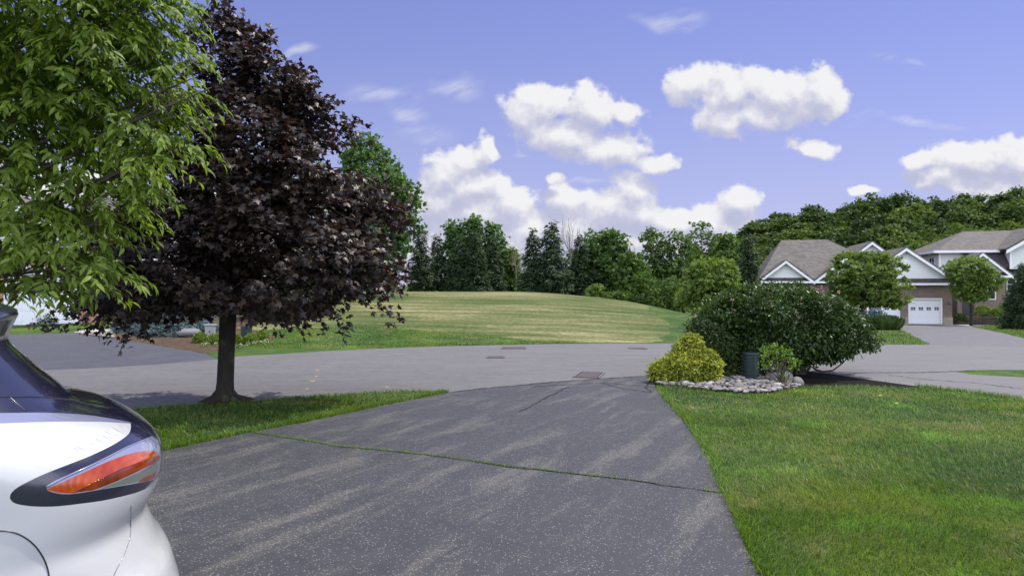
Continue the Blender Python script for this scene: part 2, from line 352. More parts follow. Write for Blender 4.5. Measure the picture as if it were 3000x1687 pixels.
M['drive2'] = asphalt('neighbour driveway asphalt', (0.062, 0.063, 0.073), (0.95, (0.1, 0.1, 0.1), (0.2, 0.2, 0.2)), 0.04, (0.105, 0.105, 0.115), 0.12)
M['drive3'] = asphalt('faded driveway asphalt', (0.112, 0.108, 0.108), (0.95, (0.12, 0.12, 0.12), (0.25, 0.24, 0.22)), 0.04, (0.15, 0.14, 0.14), 0.14)
M['crack'] = simple('crack', (0.012, 0.012, 0.014), 0.95)
m, T = mat('bark mulch'); M['mulch'] = m
pos = T.node('ShaderNodeNewGeometry').outputs['Position']
v = T.node('ShaderNodeTexVoronoi', {'Vector': T.vm('MULTIPLY', pos, (30, 46, 40)), 'Scale': 1.0}); ce = T.node('ShaderNodeSeparateColor', {0: v.outputs['Color']}).outputs[0]
prin(T, T.ramp(ce, [(0, (0.035, 0.022, 0.014)), (0.5, (0.085, 0.055, 0.036)), (1, (0.20, 0.145, 0.10))]), 0.95, v.outputs['Distance'], 0.9, 0.03, Specular_IOR_Level=0.1)
m, T = mat('dark soil'); M['soil'] = m
pos = T.node('ShaderNodeNewGeometry').outputs['Position']; n = T.noise(pos, 30, 5, 0.7)
prin(T, T.ramp(n, [(0.3, (0.006, 0.005, 0.005)), (0.7, (0.020, 0.016, 0.013)), (0.82, (0.045, 0.037, 0.03))]), 0.95, n, 0.9, 0.03, Specular_IOR_Level=0.1)  # soil made near black so its colour carries the bush's shadow
def stonemat(name, stops, sc=1.0):
    m, T = mat(name); a = T.node('ShaderNodeAttribute', attribute_name='rnd').outputs['Fac']; pos = T.node('ShaderNodeNewGeometry').outputs['Position']
    n = T.noise(pos, 25 * sc, 5, 0.65); c = T.mix(T.mr(n, 0.3, 0.7, 0, 0.4), T.ramp(a, stops), (0.12, 0.11, 0.10)); prin(T, c, 0.75, n, 0.4, 0.01); return m
M['stone'] = stonemat('river stone', [(0, (0.09, 0.085, 0.085)), (0.3, (0.19, 0.175, 0.16)), (0.55, (0.20, 0.15, 0.115)), (0.75, (0.26, 0.245, 0.23)), (1, (0.40, 0.38, 0.36))])
M['boulder'] = simple('grey boulder', (0.17, 0.165, 0.17), 0.85, 0.35, 9, 0.5)

def brickmat(name, c1, c2, mortar, bw=0.2, bh=0.075, ms=0.012, bump=0.4, rough=0.85, off=0.5):
    m, T = mat(name); uv = T.node('ShaderNodeUVMap', uv_map='UV').outputs[0]
    b = T.node('ShaderNodeTexBrick', {'Vector': uv, 'Color1': c1 + (1,), 'Color2': c2 + (1,), 'Mortar': mortar + (1,), 'Scale': 1.0, 'Mortar Size': ms, 'Mortar Smooth': 0.3, 'Bias': 0.0, 'Brick Width': bw, 'Row Height': bh}, offset=off)
    n = T.noise(uv, 1.6, 5, 0.6); c = T.mix(T.mr(n, 0.3, 0.7, 0, 0.3), b.outputs[0], tuple(x * 0.6 for x in c1))
    prin(T, c, rough, b.outputs[1], -bump, 0.01, Specular_IOR_Level=0.2); return m
M['brick'] = brickmat('brown brick', (0.165, 0.110, 0.085), (0.225, 0.160, 0.125), (0.25, 0.22, 0.19))
M['brick_red'] = brickmat('red brick', (0.36, 0.12, 0.07), (0.48, 0.18, 0.10), (0.40, 0.34, 0.30))
M['shingle'] = brickmat('brown grey shingles', (0.120, 0.106, 0.092), (0.195, 0.178, 0.158), (0.06, 0.052, 0.048), 0.33, 0.15, 0.014, 0.8)
M['shingle_dark'] = brickmat('dark shingles', (0.055, 0.045, 0.05), (0.085, 0.07, 0.075), (0.04, 0.035, 0.04), 0.33, 0.15, 0.014, 0.8)
M['block'] = brickmat('pale block base', (0.32, 0.27, 0.20), (0.40, 0.34, 0.26), (0.3, 0.27, 0.22), 0.4, 0.2)
M['wallstone'] = brickmat('stacked field stone', (0.085, 0.065, 0.05), (0.19, 0.15, 0.12), (0.02, 0.02, 0.02), 0.45, 0.14, 0.02, 0.9)
m, T = mat('white lap siding'); M['siding'] = m
uv = T.node('ShaderNodeUVMap', uv_map='UV').outputs[0]; yy = T.node('ShaderNodeSeparateXYZ', {0: uv}).outputs[1]
fr = T.math('FRACT', T.math('DIVIDE', yy, 0.13)); n = T.noise(uv, 3, 4)
prin(T, T.mix(T.mr(fr, 0.90, 0.99), T.mix(n, (0.66, 0.66, 0.65), (0.76, 0.76, 0.74)), (0.36, 0.37, 0.40)), 0.6, fr, -0.8, 0.02)
M['trim'] = simple('white painted trim', (0.80, 0.80, 0.80), 0.45, 0.03)
M['door_white'] = simple('white steel door', (0.78, 0.79, 0.80), 0.4, 0.03)
M['concrete'] = simple('concrete', (0.42, 0.39, 0.34), 0.85, 0.15, 3)
M['glass'] = simple('dark window glass', (0.02, 0.025, 0.03), 0.08, 0.1)
M['green_plastic'] = simple('dark green plastic', (0.022, 0.040, 0.040), 0.5, 0.12)
M['grey_metal'] = simple('grey metal', (0.30, 0.31, 0.30), 0.5, 0.1)
M['iron'] = simple('rusty iron', (0.13, 0.10, 0.10), 0.7, 0.3)
M['dark_metal'] = simple('dark metal', (0.03, 0.03, 0.03), 0.5, 0.1)
M['yellow_paint'] = simple('yellow paint', (0.65, 0.50, 0.05), 0.7, 0.2, 20)
M['white_paint'] = simple('white paint mark', (0.30, 0.30, 0.30), 0.7, 0.2, 20)

# ------------------------------------------------------------------ ground, road and drives as one watertight sheet
def pl(L): return [G(*p) for p in L]
verge_front = pl([(1318, 1149), (1229, 1167), (1107, 1191), (970, 1221), (860, 1243), (759, 1262), (605, 1294), (500, 1316), (410, 1337)]) + [(-4.6, 7.05), (-6.5, 6.6), (-14, 6.0)]
drive_right = pl([(1918, 1122), (1921, 1137), (1940, 1163), (1975, 1200), (2010, 1243), (2042, 1292), (2076, 1352), (2109, 1432), (2142, 1502), (2177, 1584), (2216, 1680)]) + [(1.75, 3.5), (1.7, 1.0), (1.7, -8)]
near_edge_L = pl([(1318, 1149), (1180, 1148), (1000, 1160), (860, 1168), (700, 1183), (600, 1189), (500, 1196), (370, 1205)]) + [(-9.5, 9.3), (-16, 8.7), (-40, 7)]
near_edge_R = pl([(1918, 1122), (1935, 1100), (2050, 1088), (2200, 1082), (2350, 1085), (2450, 1097), (2560, 1114), (2680, 1130), (2820, 1146), (3000, 1168)]) + [(10.5, 9.2), (18, 5), (30, -2)]
far_edge = [(-40, 13.2), (-14, 14.1)] + pl([(0, 1093), (130, 1084), (300, 1077), (450, 1068), (640, 1052), (690, 1044), (850, 1035), (1000, 1026), (1150, 1019), (1300, 1014), (1450, 1011), (1600, 1008), (1800, 1006), (2000, 1006), (2300, 1007), (2550, 1009), (2727, 1010), (3000, 1016)]) + [(24, 22), (40, 16), (60, 6)]
street = near_edge_L[::-1] + pl([(1400, 1140), (1500, 1130), (1620, 1119), (1760, 1109), (1880, 1102)]) + near_edge_R[1:] + far_edge[::-1]
drive_main = pl([(1880, 1102), (1760, 1109), (1620, 1119), (1500, 1130), (1400, 1140)]) + verge_front + [(-14, -8)] + drive_right[::-1] + [near_edge_R[1]]
bed = [near_edge_R[0]] + pl([(1921, 1137), (1960, 1131), (2010, 1134), (2060, 1141), (2110, 1148), (2160, 1152), (2210, 1153), (2260, 1149), (2300, 1141), (2340, 1134), (2420, 1131), (2520, 1131), (2600, 1134), (2660, 1138), (2700, 1136)]) + near_edge_R[1:8][::-1]
island = pl([(2800, 1089), (2830, 1084), (2900, 1083), (3000, 1083)]) + [(15.5, 14.4), (22, 13), (22, 11.5), (15, 13)] + pl([(3000, 1105), (2920, 1101), (2850, 1097)])
driveL = [far_edge[1]] + far_edge[2:7] + pl([(600, 1036), (540, 1025), (470, 1014), (400, 1002), (330, 992), (250, 980), (215, 975), (30, 980)]) + [(-19.5, 26.6), (-21, 20)]
bedL = pl([(600, 1036), (540, 1025), (470, 1014), (400, 1002), (330, 992), (250, 980), (215, 975)]) + [(-16, 29), (-8, 30.5)] + pl([(690, 960), (760, 968), (805, 985), (800, 1000), (740, 1012), (680, 1016), (640, 1026)])
driveR = pl([(2727, 1010), (2690, 992), (2655, 973), (2630, 962)]) + [(29.2, 59.6), (36.5, 57.6), (37.3, 56.9)] + pl([(2850, 958), (2930, 974), (3000, 991)]) + [(34, 36), (36, 22), (24, 22)] + [far_edge[-4]]
hill = pl([(700, 968), (880, 962), (1000, 958), (1100, 960), (1250, 967), (1400, 980), (1500, 992), (1600, 1003), (1750, 1004), (1900, 1003), (1945, 1000), (1965, 980), (1960, 955), (1935, 930), (1905, 912), (1890, 908)]) + [(9.8, 46), (8, 56), (-6, 60), (-22, 55), (-24, 40)]
REG = [('grass_island', island), ('street', street), ('driveway', drive_main), ('planting_bed', bed), ('driveway_left', driveL), ('mulch_bed', bedL), ('driveway_right', driveR), ('hill', hill)]
def inpoly(x, y, P):
    P = np.asarray(P); r = np.zeros(np.shape(x), bool); j = len(P) - 1
    for i in range(len(P)):
        xi, yi = P[i]; xj, yj = P[j]
        c = ((yi > y) != (yj > y)) & (x < (xj - xi) * (y - yi) / (yj - yi + 1e-12) + xi); r ^= c; j = i
    return r
def densify(P, d, jit, rng):
    out = []; 
    for a, b in zip(P, P[1:] + P[:1]):
        L = math.dist(a, b); mid = ((a[0] + b[0]) / 2, (a[1] + b[1]) / 2); dd = d * max(1, mid[1] / 10) 
        if abs(mid[0]) > 22: dd = 4
        n = max(1, int(L / dd))
        for k in range(n): out.append((a[0] + (b[0] - a[0]) * k / n, a[1] + (b[1] - a[1]) * k / n))
    return out
def build_ground():
    rng = np.random.default_rng(3); P = []; E = []
    polys = {}
    key = {}
    def vid(p):
        k = (round(p[0], 3), round(p[1], 3))
        if k not in key:
            key[k] = len(P); P.append(k)
        return key[k]
    for name, poly in REG:
        D = densify([(round(a, 3), round(b, 3)) for a, b in poly], 0.3, 0, rng)
        if name == 'hill': D = [(a + rng.normal(0, .10), b + rng.normal(0, .10)) for a, b in D]
        ids = [vid(p) for p in D]
        for a, b in zip(ids, ids[1:] + ids[:1]):
            if a != b: E.append((a, b))
        polys[name] = D
    def grid(x0, x1, y0, y1, d):
        X, Y = np.meshgrid(np.arange(x0, x1, d), np.arange(y0, y1, d)); X = X.ravel() + rng.uniform(-.1, .1, X.size) * d; Y = Y.ravel() + rng.uniform(-.1, .1, Y.size) * d
        return list(zip(X, Y))
    pts = grid(-14, 14, 2, 22, 0.8) + grid(-40, 60, 22, 66, 1.3)
    pts += [p for p in grid(-60, 90, -30, 130, 4.0) if not (-40 < p[0] < 60 and 22 < p[1] < 66) and not (-14 < p[0] < 14 and 2 < p[1] < 22)]
    for r in (150, 220, 350, 600, 1100, 2200, 5000): pts += [(r * math.cos(t), 40 + r * math.sin(t)) for t in np.linspace(0, 2 * math.pi, 41)[:-1]]
    for p in pts: vid((float(p[0]), float(p[1])))
    co, ed, fa, _, _, _ = delaunay_2d_cdt([Vector(p) for p in P], E, [], 0, 1e-4)
    V = np.array([(c.x, c.y) for c in co]); Z = H(V[:, 0], V[:, 1]); V3 = np.column_stack([V, Z])
    fa = np.array([f for f in fa if len(f) == 3]); C = V[fa].mean(1)
    a = V[fa[:, 1]] - V[fa[:, 0]]; b = V[fa[:, 2]] - V[fa[:, 0]]; cr = a[:, 0] * b[:, 1] - a[:, 1] * b[:, 0]
    fa[cr < 0] = fa[cr < 0][:, ::-1]
    lab = np.full(len(fa), 'lawn', dtype=object)
    for name, _ in REG[::-1]:
        lab[inpoly(C[:, 0], C[:, 1], polys[name])] = name
    mats = {'lawn': 'lawn', 'street': 'road', 'driveway': 'drive', 'planting_bed': 'soil', 'grass_island': 'lawn', 'driveway_left': 'drive2', 'mulch_bed': 'mulch', 'driveway_right': 'drive3', 'hill': 'dry'}
    names = {'driveway_left': 'neighbour_driveway', 'driveway_right': 'neighbour_driveway', 'lawn': 'ground'}
    labs = {'street': 'grey asphalt street curving across the picture', 'driveway': 'dark sealed asphalt driveway in the foreground', 'driveway_left': 'dark driveway across the street at left', 'driveway_right': 'faded driveway leading to the white garage doors',
            'hill': 'dry mown grass mound beyond the street', 'lawn': 'green lawns and far ground'}
    objs = {}
    for nm in set(lab):
        f = fa[lab == nm]; used, inv = np.unique(f, return_inverse=True)
        o = np_mesh(names.get(nm, nm), V3[used], inv.reshape(-1, 3), M[mats[nm]], smooth=True)
        tag(o, labs.get(nm), None, None, 'structure'); objs[nm] = o
    return objs, polys
GO, GP = build_ground()
def on_lawn(x, y):
    m = np.ones(x.shape, bool)
    for n, P in GP.items():
        if n not in ('hill', 'grass_island'): m &= ~inpoly(x, y, P)
    return m

# ------------------------------------------------------------------ grass blades
def blades(name, X, Y, hgt, wid, mat_, rng, lean=1.25, zoff=0.0, rnd=None):
    n = len(X); Z = H(X, Y) + zoff; th = rng.uniform(0, 2 * math.pi, n); h = hgt * rng.uniform(0.55, 1.35, n); w = wid * rng.uniform(0.7, 1.3, n)
    la = rng.uniform(0, 2 * math.pi, n) * .55 + 2.2 * np.sin(X * .9 + 1.7 * np.sin(Y * .7)) + 1.3 * np.cos(Y * 1.1 + X * .5); ln = h * lean * rng.uniform(0.1, 1.3, n)
    cx, sx = np.cos(th) * w / 2, np.sin(th) * w / 2; lx, ly = np.cos(la) * ln, np.sin(la) * ln
    V = np.empty((n, 5, 3)); 
    V[:, 0] = np.column_stack([X - cx, Y - sx, Z - 0.005]); V[:, 1] = np.column_stack([X + cx, Y + sx, Z - 0.005])
    V[:, 2] = np.column_stack([X + cx * .8 + lx * .35, Y + sx * .8 + ly * .35, Z + h * .6]); V[:, 3] = np.column_stack([X - cx * .8 + lx * .35, Y - sx * .8 + ly * .35, Z + h * .6])
    V[:, 4] = np.column_stack([X + lx, Y + ly, Z + h * 0.78])
    b = np.arange(n)[:, None] * 5
    T3 = np.concatenate([b + np.array([[0, 1, 2]]), b + np.array([[0, 2, 3]]), b + np.array([[3, 2, 4]])])
    r = rng.uniform(0, 1, n) if rnd is None else rnd
    return np_mesh(name, V.reshape(-1, 3), T3, mat_, rnd=np.repeat(r, 5))
rng = np.random.default_rng(11)
def scatter(x0, x1, y0, y1, dens):
    n = int((x1 - x0) * (y1 - y0) * dens); return rng.uniform(x0, x1, n), rng.uniform(y0, y1, n)
def infr(X, Y, mar=0.4): return np.abs(X) < Y * 0.72 + mar
def dist_poly(X, Y, P):
    d = np.full(X.shape, 1e9)
    for a, b in zip(P[:-1], P[1:]):
        ax, ay = a; bx, by = b; L2 = (bx - ax) ** 2 + (by - ay) ** 2 + 1e-9
        t = np.clip(((X - ax) * (bx - ax) + (Y - ay) * (by - ay)) / L2, 0, 1); d = np.minimum(d, np.hypot(X - ax - t * (bx - ax), Y - ay - t * (by - ay)))
    return d
XX, YY, HH, WW = [], [], [], []
for (x0, x1, y0, y1, dens, h, w) in ((1.2, 6, 3.6, 6.5, 6800, 0.042, 0.0040), (1.2, 9, 6.5, 9.5, 3600, 0.040, 0.0055), (1.5, 12, 9.5, 15, 1700, 0.038, 0.008),
                                     (-8, -0.5, 6.5, 12.5, 2600, 0.055, 0.007), (-13, 2, 20, 27, 260, 0.05, 0.016), (10, 22, 12, 15, 300, 0.05, 0.015), (13, 40, 24, 56, 60, 0.06, 0.03)):
    X, Y = scatter(x0, x1, y0, y1, dens); k = on_lawn(X, Y) & infr(X, Y) & ~inpoly(X, Y, GP['hill']); X, Y = X[k], Y[k]
    XX.append(X); YY.append(Y); HH.append(np.full(len(X), h)); WW.append(np.full(len(X), w))
X, Y, hh, ww = map(np.concatenate, (XX, YY, HH, WW))
hh = hh * (0.8 + 0.5 * (np.sin(X * 1.9 + np.sin(Y * 1.3) * 2) * np.cos(Y * 1.7 + X * .4) * .5 + .5))
tag(blades('grass', X, Y, hh, ww, M['blade'], rng), 'green lawn grass blades beside the driveway and on the street verge', 'grass', kind='stuff')
# lusher fringe where the lawns meet the asphalt
XX, YY = [], []
for P, dens in ((drive_right[:-1], 1), (verge_front[:9], 1), (near_edge_R[6:10], .8), (near_edge_L[:8], .8)):
    P = np.array(P)
    for a, b in zip(P[:-1], P[1:]):
        L = np.hypot(*(b - a)); n = int(L * 620 * dens); t = rng.uniform(0, 1, n); q = a + (b - a) * t[:, None] + rng.normal(0, 0.045, (n, 2)); q += rng.normal(0, 0.07, (n, 2)) * (rng.uniform(0, 1, (n, 1)) < .5)
        XX.append(q[:, 0]); YY.append(q[:, 1])
X, Y = np.concatenate(XX), np.concatenate(YY); k = on_lawn(X, Y) & infr(X, Y) & (Y > 3.4)
d = rng.uniform(0, 1, len(X)) < 0.03; k |= d & (Y > 3.4)
X, Y = X[k], Y[k]
tag(blades('edge_grass', X, Y, 0.075, 0.0065, M['blade2'], rng, 0.9), 'bright longer grass fringe along the driveway edges', 'grass', kind='stuff')
# crack across the driveway with grass in it
crack = pl([(735, 1266), (763, 1270), (830, 1281), (920, 1295), (985, 1308), (1050, 1313), (1130, 1320), (1200, 1328), (1300, 1339), (1400, 1353), (1500, 1370), (1580, 1376), (1660, 1387), (1750, 1396), (1850, 1407), (1930, 1420), (2000, 1430), (2060, 1438), (2108, 1446)])
def ribbon(mb, P, w, z=0.004, jit=0.01, d=0.06, seed=1):
    r = random.Random(seed); pts = []
    for a, b in zip(P[:-1], P[1:]):
        n = max(1, int(math.dist(a, b) / d))
        for k in range(n): pts.append((a[0] + (b[0] - a[0]) * k / n + r.gauss(0, jit), a[1] + (b[1] - a[1]) * k / n + r.gauss(0, jit)))
    pts.append(P[-1]); prev = None
    for i, p in enumerate(pts):
        q = pts[min(i + 1, len(pts) - 1)]; o = pts[max(i - 1, 0)]; dx, dy = q[0] - o[0], q[1] - o[1]; L = math.hypot(dx, dy) or 1; ww = w * r.uniform(0.35, 1.3) / 2
        if i in (0, len(pts) - 1): ww *= 0.1
        A = (p[0] - dy / L * ww, p[1] + dx / L * ww); B = (p[0] + dy / L * ww, p[1] - dx / L * ww)
        A3 = (*A, Hf(*A) + z); B3 = (*B, Hf(*B) + z)
        if prev: mb.poly([prev[0], prev[1], B3, A3])
        prev = (A3, B3)
mb = MB(); ribbon(mb, crack, 0.018, jit=0.006); 
for i, P in enumerate(([(1522, 1206), (1560, 1188), (1600, 1165), (1640, 1145), (1665, 1133)], [(1560, 1133), (1650, 1128), (1760, 1121), (1850, 1128), (1925, 1136)], [(1760, 1122), (1830, 1140), (1918, 1150)], [(1905, 1115), (1890, 1135), (1912, 1150)])):
    ribbon(mb, pl(P), 0.028, jit=0.012, seed=i + 3)
ribbon(mb, pl([(1318, 1149), (1400, 1140), (1500, 1130), (1620, 1119), (1760, 1109), (1880, 1102), (1925, 1102)]), 0.05, jit=0.015, seed=9)
ribbon(mb, pl([(1400, 1352), (1600, 1379), (1850, 1407), (2100, 1444)]), 0.012, z=0.007, jit=0.006, seed=21)
mb.build('crack', M['crack'], GO['driveway'])
mb = MB(); ribbon(mb, pl([(2300, 1083), (2500, 1092), (2700, 1091), (2850, 1086)]), 0.07, jit=0.01, seed=6)
ribbon(mb, pl([(2600, 1098), (2700, 1111), (2850, 1121), (3000, 1140)]), 0.03, jit=0.02, seed=7)
mb.build('crack', M['crack'], GO['street'])
P = np.array(crack); XX, YY = [], []
for i, (a, b) in enumerate(zip(P[:-1], P[1:])):
    dens = [1, 1, 1, 1, 1, 1, 1, 1, 1, .9, .8, .7, .75, .7, .35, .1, .1, .7][min(i, 17)]
    n = int(np.hypot(*(b - a)) * 330 * dens); t = rng.beta(0.8, 0.8, n); q = a + (b - a) * t[:, None] + rng.normal(0, 0.009, (n, 2)); XX.append(q[:, 0]); YY.append(q[:, 1])
X, Y = np.concatenate(XX), np.concatenate(YY)
tag(blades('crack_grass', X, Y, 0.024, 0.005, M['blade2'], rng, 1.1), 'line of grass growing in the long crack across the driveway', 'grass', kind='stuff')
# scattered yellow fallen leaves / paint marks on the street
for i, (px, py) in enumerate([(930, 1085), (927, 1103), (915, 1117), (900, 1140), (1135, 1134)]):
    x, y = G(px, py); mb = MB(); r = random.Random(i); k = 7
    L = 0.05 * r.uniform(.6, 1.2); mb.poly([(x + math.cos(t * 6.283 / k) * L * r.uniform(.5, 1), y + math.sin(t * 6.283 / k) * 0.06 * r.uniform(.4, 1), 0.005 + Hf(x, y)) for t in range(k)])
    tag(mb.build('paint_mark', M['yellow_paint']), ('farthest', 'second farthest', 'middle', 'nearest', 'single rightmost')[i] + ' small yellow paint dab on the street right of the maple trunk', 'paint mark', 'yellow paint dabs on the street')
for i, (px, py, a) in enumerate([(1170, 1038, .4), (1480, 1045, .9), (1125, 1041, .25)]):
    x, y = G(px, py); z = Hf(x, y) + 0.005; mb = MB(); mb.poly([(x - a / 2, y - .05, z), (x + a / 2, y - .02, z), (x + a / 2, y + .05, z), (x - a / 2, y + .02, z)])
    tag(mb.build('paint_mark', M['white_paint']), ('leftmost', 'longest, right hand', 'short lower')[i] + ' worn white paint dash on the far side of the street', 'paint mark', 'white paint dashes on the street')
# drain grates
def grate(px, py, w, d, label, rz=0, n=8):
    x, y = G(px, py); r = empty('drain_grate', (x, y, Hf(x, y)), rz, label, 'drain grate')
    mb = MB(); mb.box(-w / 2 - .04, w / 2 + .04, -d / 2 - .04, -d / 2, 0.002, .02); mb.box(-w / 2 - .04, w / 2 + .04, d / 2, d / 2 + .04, 0.002, .02); mb.box(-w / 2 - .04, -w / 2, -d / 2, d / 2, 0.002, .02); mb.box(w / 2, w / 2 + .04, -d / 2, d / 2, .002, .02)
    mb.build('frame', M['iron'], r)
    mb = MB(); mb.poly([(-w / 2, -d / 2, .005), (w / 2, -d / 2, .005), (w / 2, d / 2, .005), (-w / 2, d / 2, .005)]); mb.build('pit', M['crack'], r)
    mb = MB()
    for k in range(1, n):
        t = -w / 2 + w * k / n; mb.box(t - .013, t + .013, -d / 2, d / 2, .006, .017)
    for k in range(1, 6):
        t = -d / 2 + d * k / 6; mb.box(-w / 2, w / 2, t - .012, t + .012, .006, .0185)
    mb.build('bars', M['iron'], r)
grate(1727, 1099, 0.42, 0.80, 'square iron drain grate where the driveway meets the street', -0.25)
grate(1505, 1020, 0.6, 0.45, 'distant iron drain grate by the foot of the dry mound')
grate(1452, 1047, 0.36, 0.36, 'small dark drain cover in mid street')
grate(1868, 1021, 0.4, 0.3, 'small iron cover in the street left of the yellow shrub')

# ------------------------------------------------------------------ leaves
def tmpl(kind):
    if kind == 'lance':      # length along y, folded along the midrib, tip drooping
        V = [(0, 0, 0), (-.15, .33, .05), (0, .35, 0), (.15, .33, .05), (-.12, .66, .0), (0, .68, -.05), (.12, .66, .0), (0, 1, -.2)]
        Fc = [(0, 2, 1), (0, 3, 2), (1, 2, 5), (1, 5, 4), (2, 3, 6), (2, 6, 5), (4, 5, 7), (5, 6, 7)]
    elif kind == 'oval':
        V = [(0, 0, 0), (-.24, .4, .05), (0, .45, -.02), (.24, .4, .05), (0, 1, -.08), (-.2, .75, .02), (.2, .75, .02)]
        Fc = [(0, 2, 1), (0, 3, 2), (1, 2, 5), (2, 3, 6), (5, 2, 4), (2, 6, 4)]
    elif kind == 'maple':
        o = [(0, 0), (.22, .08), (.50, .05), (.38, .22), (.62, .50), (.34, .52), (.20, .50), (.20, .72), (0, 1.0), (-.20, .72), (-.20, .50), (-.34, .52), (-.62, .50), (-.38, .22), (-.50, .05), (-.22, .08)]
        V = [(0, .38, .05)] + [(x, y, -.10 * abs(x) * 2 - .10 * max(0, y - .5)) for x, y in o]; Fc = [(0, i + 1, (i + 1) % 16 + 1) for i in range(16)]
    elif kind == 'clump':    # a few joined leaves for far crowns
        V = [(-.5, 0, 0), (0, -.1, .1), (.45, .1, 0), (.2, .45, .08), (.5, .8, -.05), (0, .62, .05), (-.1, 1, -.1), (-.25, .5, 0), (-.6, .6, -.1)]
        Fc = [(0, 1, 7), (1, 2, 3), (1, 3, 5), (3, 4, 5), (1, 5, 7), (5, 6, 7), (0, 7, 8)]
    elif kind == 'spray':
        V = [(0, 0, 0), (-.16, .3, -.02), (.16, .3, -.02), (-.13, .65, -.05), (.13, .65, -.05), (0, 1, -.10), (0, .4, .05)]
        Fc = [(0, 6, 1), (0, 2, 6), (1, 6, 3), (2, 4, 6), (3, 6, 5), (6, 4, 5)]
    elif kind == 'thread':
        V = [(-.05, 0, 0), (.05, 0, 0), (.06, .5, .03), (-.06, .5, .03), (0, 1, -.12), (.28, .62, 0), (-.28, .72, .02), (.22, .30, 0), (-.24, .40, 0)]
        Fc = [(0, 1, 2), (0, 2, 3), (3, 2, 4), (1, 7, 2), (2, 5, 4), (0, 3, 8), (3, 4, 6)]
    return np.array(V, float), np.array(Fc)
TM = {k: tmpl(k) for k in ('lance', 'oval', 'maple', 'clump', 'spray', 'thread')}
def nrm(v): return v / (np.linalg.norm(v, axis=1, keepdims=True) + 1e-9)
def leaves(name, P, N, D, size, kind, mat_, parent, rng, rnd=None, rel=None):
    """P positions, N leaf normals, D leaf directions"""
    V0, F0 = TM[kind]; n = len(P); D = nrm(D); N = nrm(N - D * (N * D).sum(1, keepdims=True)); X = np.cross(D, N)
    s = (size * rng.uniform(0.7, 1.25, n))[:, None, None]
    V = P[:, None, :] + s * (X[:, None, :] * V0[None, :, 0:1] + D[:, None, :] * V0[None, :, 1:2] + N[:, None, :] * V0[None, :, 2:3])
    Fc = (np.arange(n)[:, None, None] * len(V0) + F0[None]).reshape(-1, 3)
    r = rng.uniform(0, 1, n) if rnd is None else rnd
    o = np_mesh(name, V.reshape(-1, 3) - (0 if rel is None else np.array(rel)), Fc, mat_, parent, rnd=np.repeat(r, len(V0)))
    return o
def lump(P, sc, seed):
    r = np.random.default_rng(seed); o = np.zeros(len(P))
    for k in range(5):
        d = r.normal(0, 1, 3); d /= np.linalg.norm(d); o += np.sin(P @ d * sc * (0.8 + .35 * k) + r.uniform(0, 6))
    return o / 5
def profile(rows, n, rng, depth=1.0, shell=0.45, lumps=0.18, lsc=4.0, seed=1):
    """rows (z, xleft, xright) relative to base; returns points in the crown and outward directions"""
    R = np.array(sorted(rows)); zs = rng.uniform(R[0, 0], R[-1, 0], n * 3)
    l = np.interp(zs, R[:, 0], R[:, 1]); r = np.interp(zs, R[:, 0], R[:, 2]); hw = np.maximum((r - l) / 2, 0.02)
    k = rng.uniform(0, 1, n * 3) < (hw / hw.max()) ** 1.2
    zs, l, r, hw = zs[k][:n], l[k][:n], r[k][:n], hw[k][:n]; n = len(zs)
    th = rng.uniform(0, 2 * math.pi, n); rho = 1 - shell * rng.uniform(0, 1, n) ** 1.6
    P = np.column_stack([(l + r) / 2 + rho * hw * np.cos(th), rho * hw * depth * np.sin(th), zs])
    lu = 1 + lumps * lump(P, lsc, seed) * 1.6
    P[:, 0] = (l + r) / 2 + (P[:, 0] - (l + r) / 2) * lu; P[:, 1] *= lu
    zm = R[:, 0].mean(); sl = np.gradient(np.interp(np.linspace(R[0, 0], R[-1, 0], 60), R[:, 0], (R[:, 2] - R[:, 1]) / 2), np.linspace(R[0, 0], R[-1, 0], 60))
    nz = -np.interp(zs, np.linspace(R[0, 0], R[-1, 0], 60), sl)
    O = nrm(np.column_stack([np.cos(th), np.sin(th), nz])); return P, O
def clumped(C, O, per, sig, rng, flat=0.6):
    n = len(C); P = np.repeat(C, per, 0) + rng.normal(0, 1, (n * per, 3)) * np.array([sig, sig, sig * flat]); return P, np.repeat(O, per, 0)
def orient(O, rng, up=0.7, out=0.5, jit=0.55, droop=0.4):
    n = len(O); N = nrm(O * out + np.array([0, 0, up]) + rng.normal(0, jit, (n, 3)))
    D = nrm(O * 0.7 + rng.normal(0, 0.7, (n, 3)) - np.array([0, 0, droop])); return N, D
def rows_px(rows, cxp, Z, base_z):
    """outline rows (py, left, right) measured at distance Z turned into metres about the stem"""
    x0 = (cxp - CX) / F * Z
    return [(CAMH - (py - CY) / F * Z - base_z, (l - CX) / F * Z - x0, (r - CX) / F * Z - x0) for py, l, r in rows]

def limbs(mb, base, top, C, rng, n, r0, bend=0.15, start=0.25):
    """limbs from the stem towards crown points"""
    base = np.array(base); top = np.array(top); idx = rng.choice(len(C), min(n, len(C)), replace=False)
    for i in idx:
        c = C[i]; t = np.clip((c[2] - base[2]) / (top[2] - base[2] + 1e-6) * 0.75 - 0.05, start, 0.93); s = base + (top - base) * t
        m = (s + c) / 2 + np.array([0, 0, bend * np.linalg.norm(c - s)]) + rng.normal(0, .04, 3) * np.linalg.norm(c - s)
        rr = r0 * (1 - t * 0.75) * rng.uniform(.5, 1); mb.tube([s, s * .6 + m * .4 + (c - s) * .05, m, c], [rr, rr * .8, rr * .5, rr * .12], 5, cap=False)

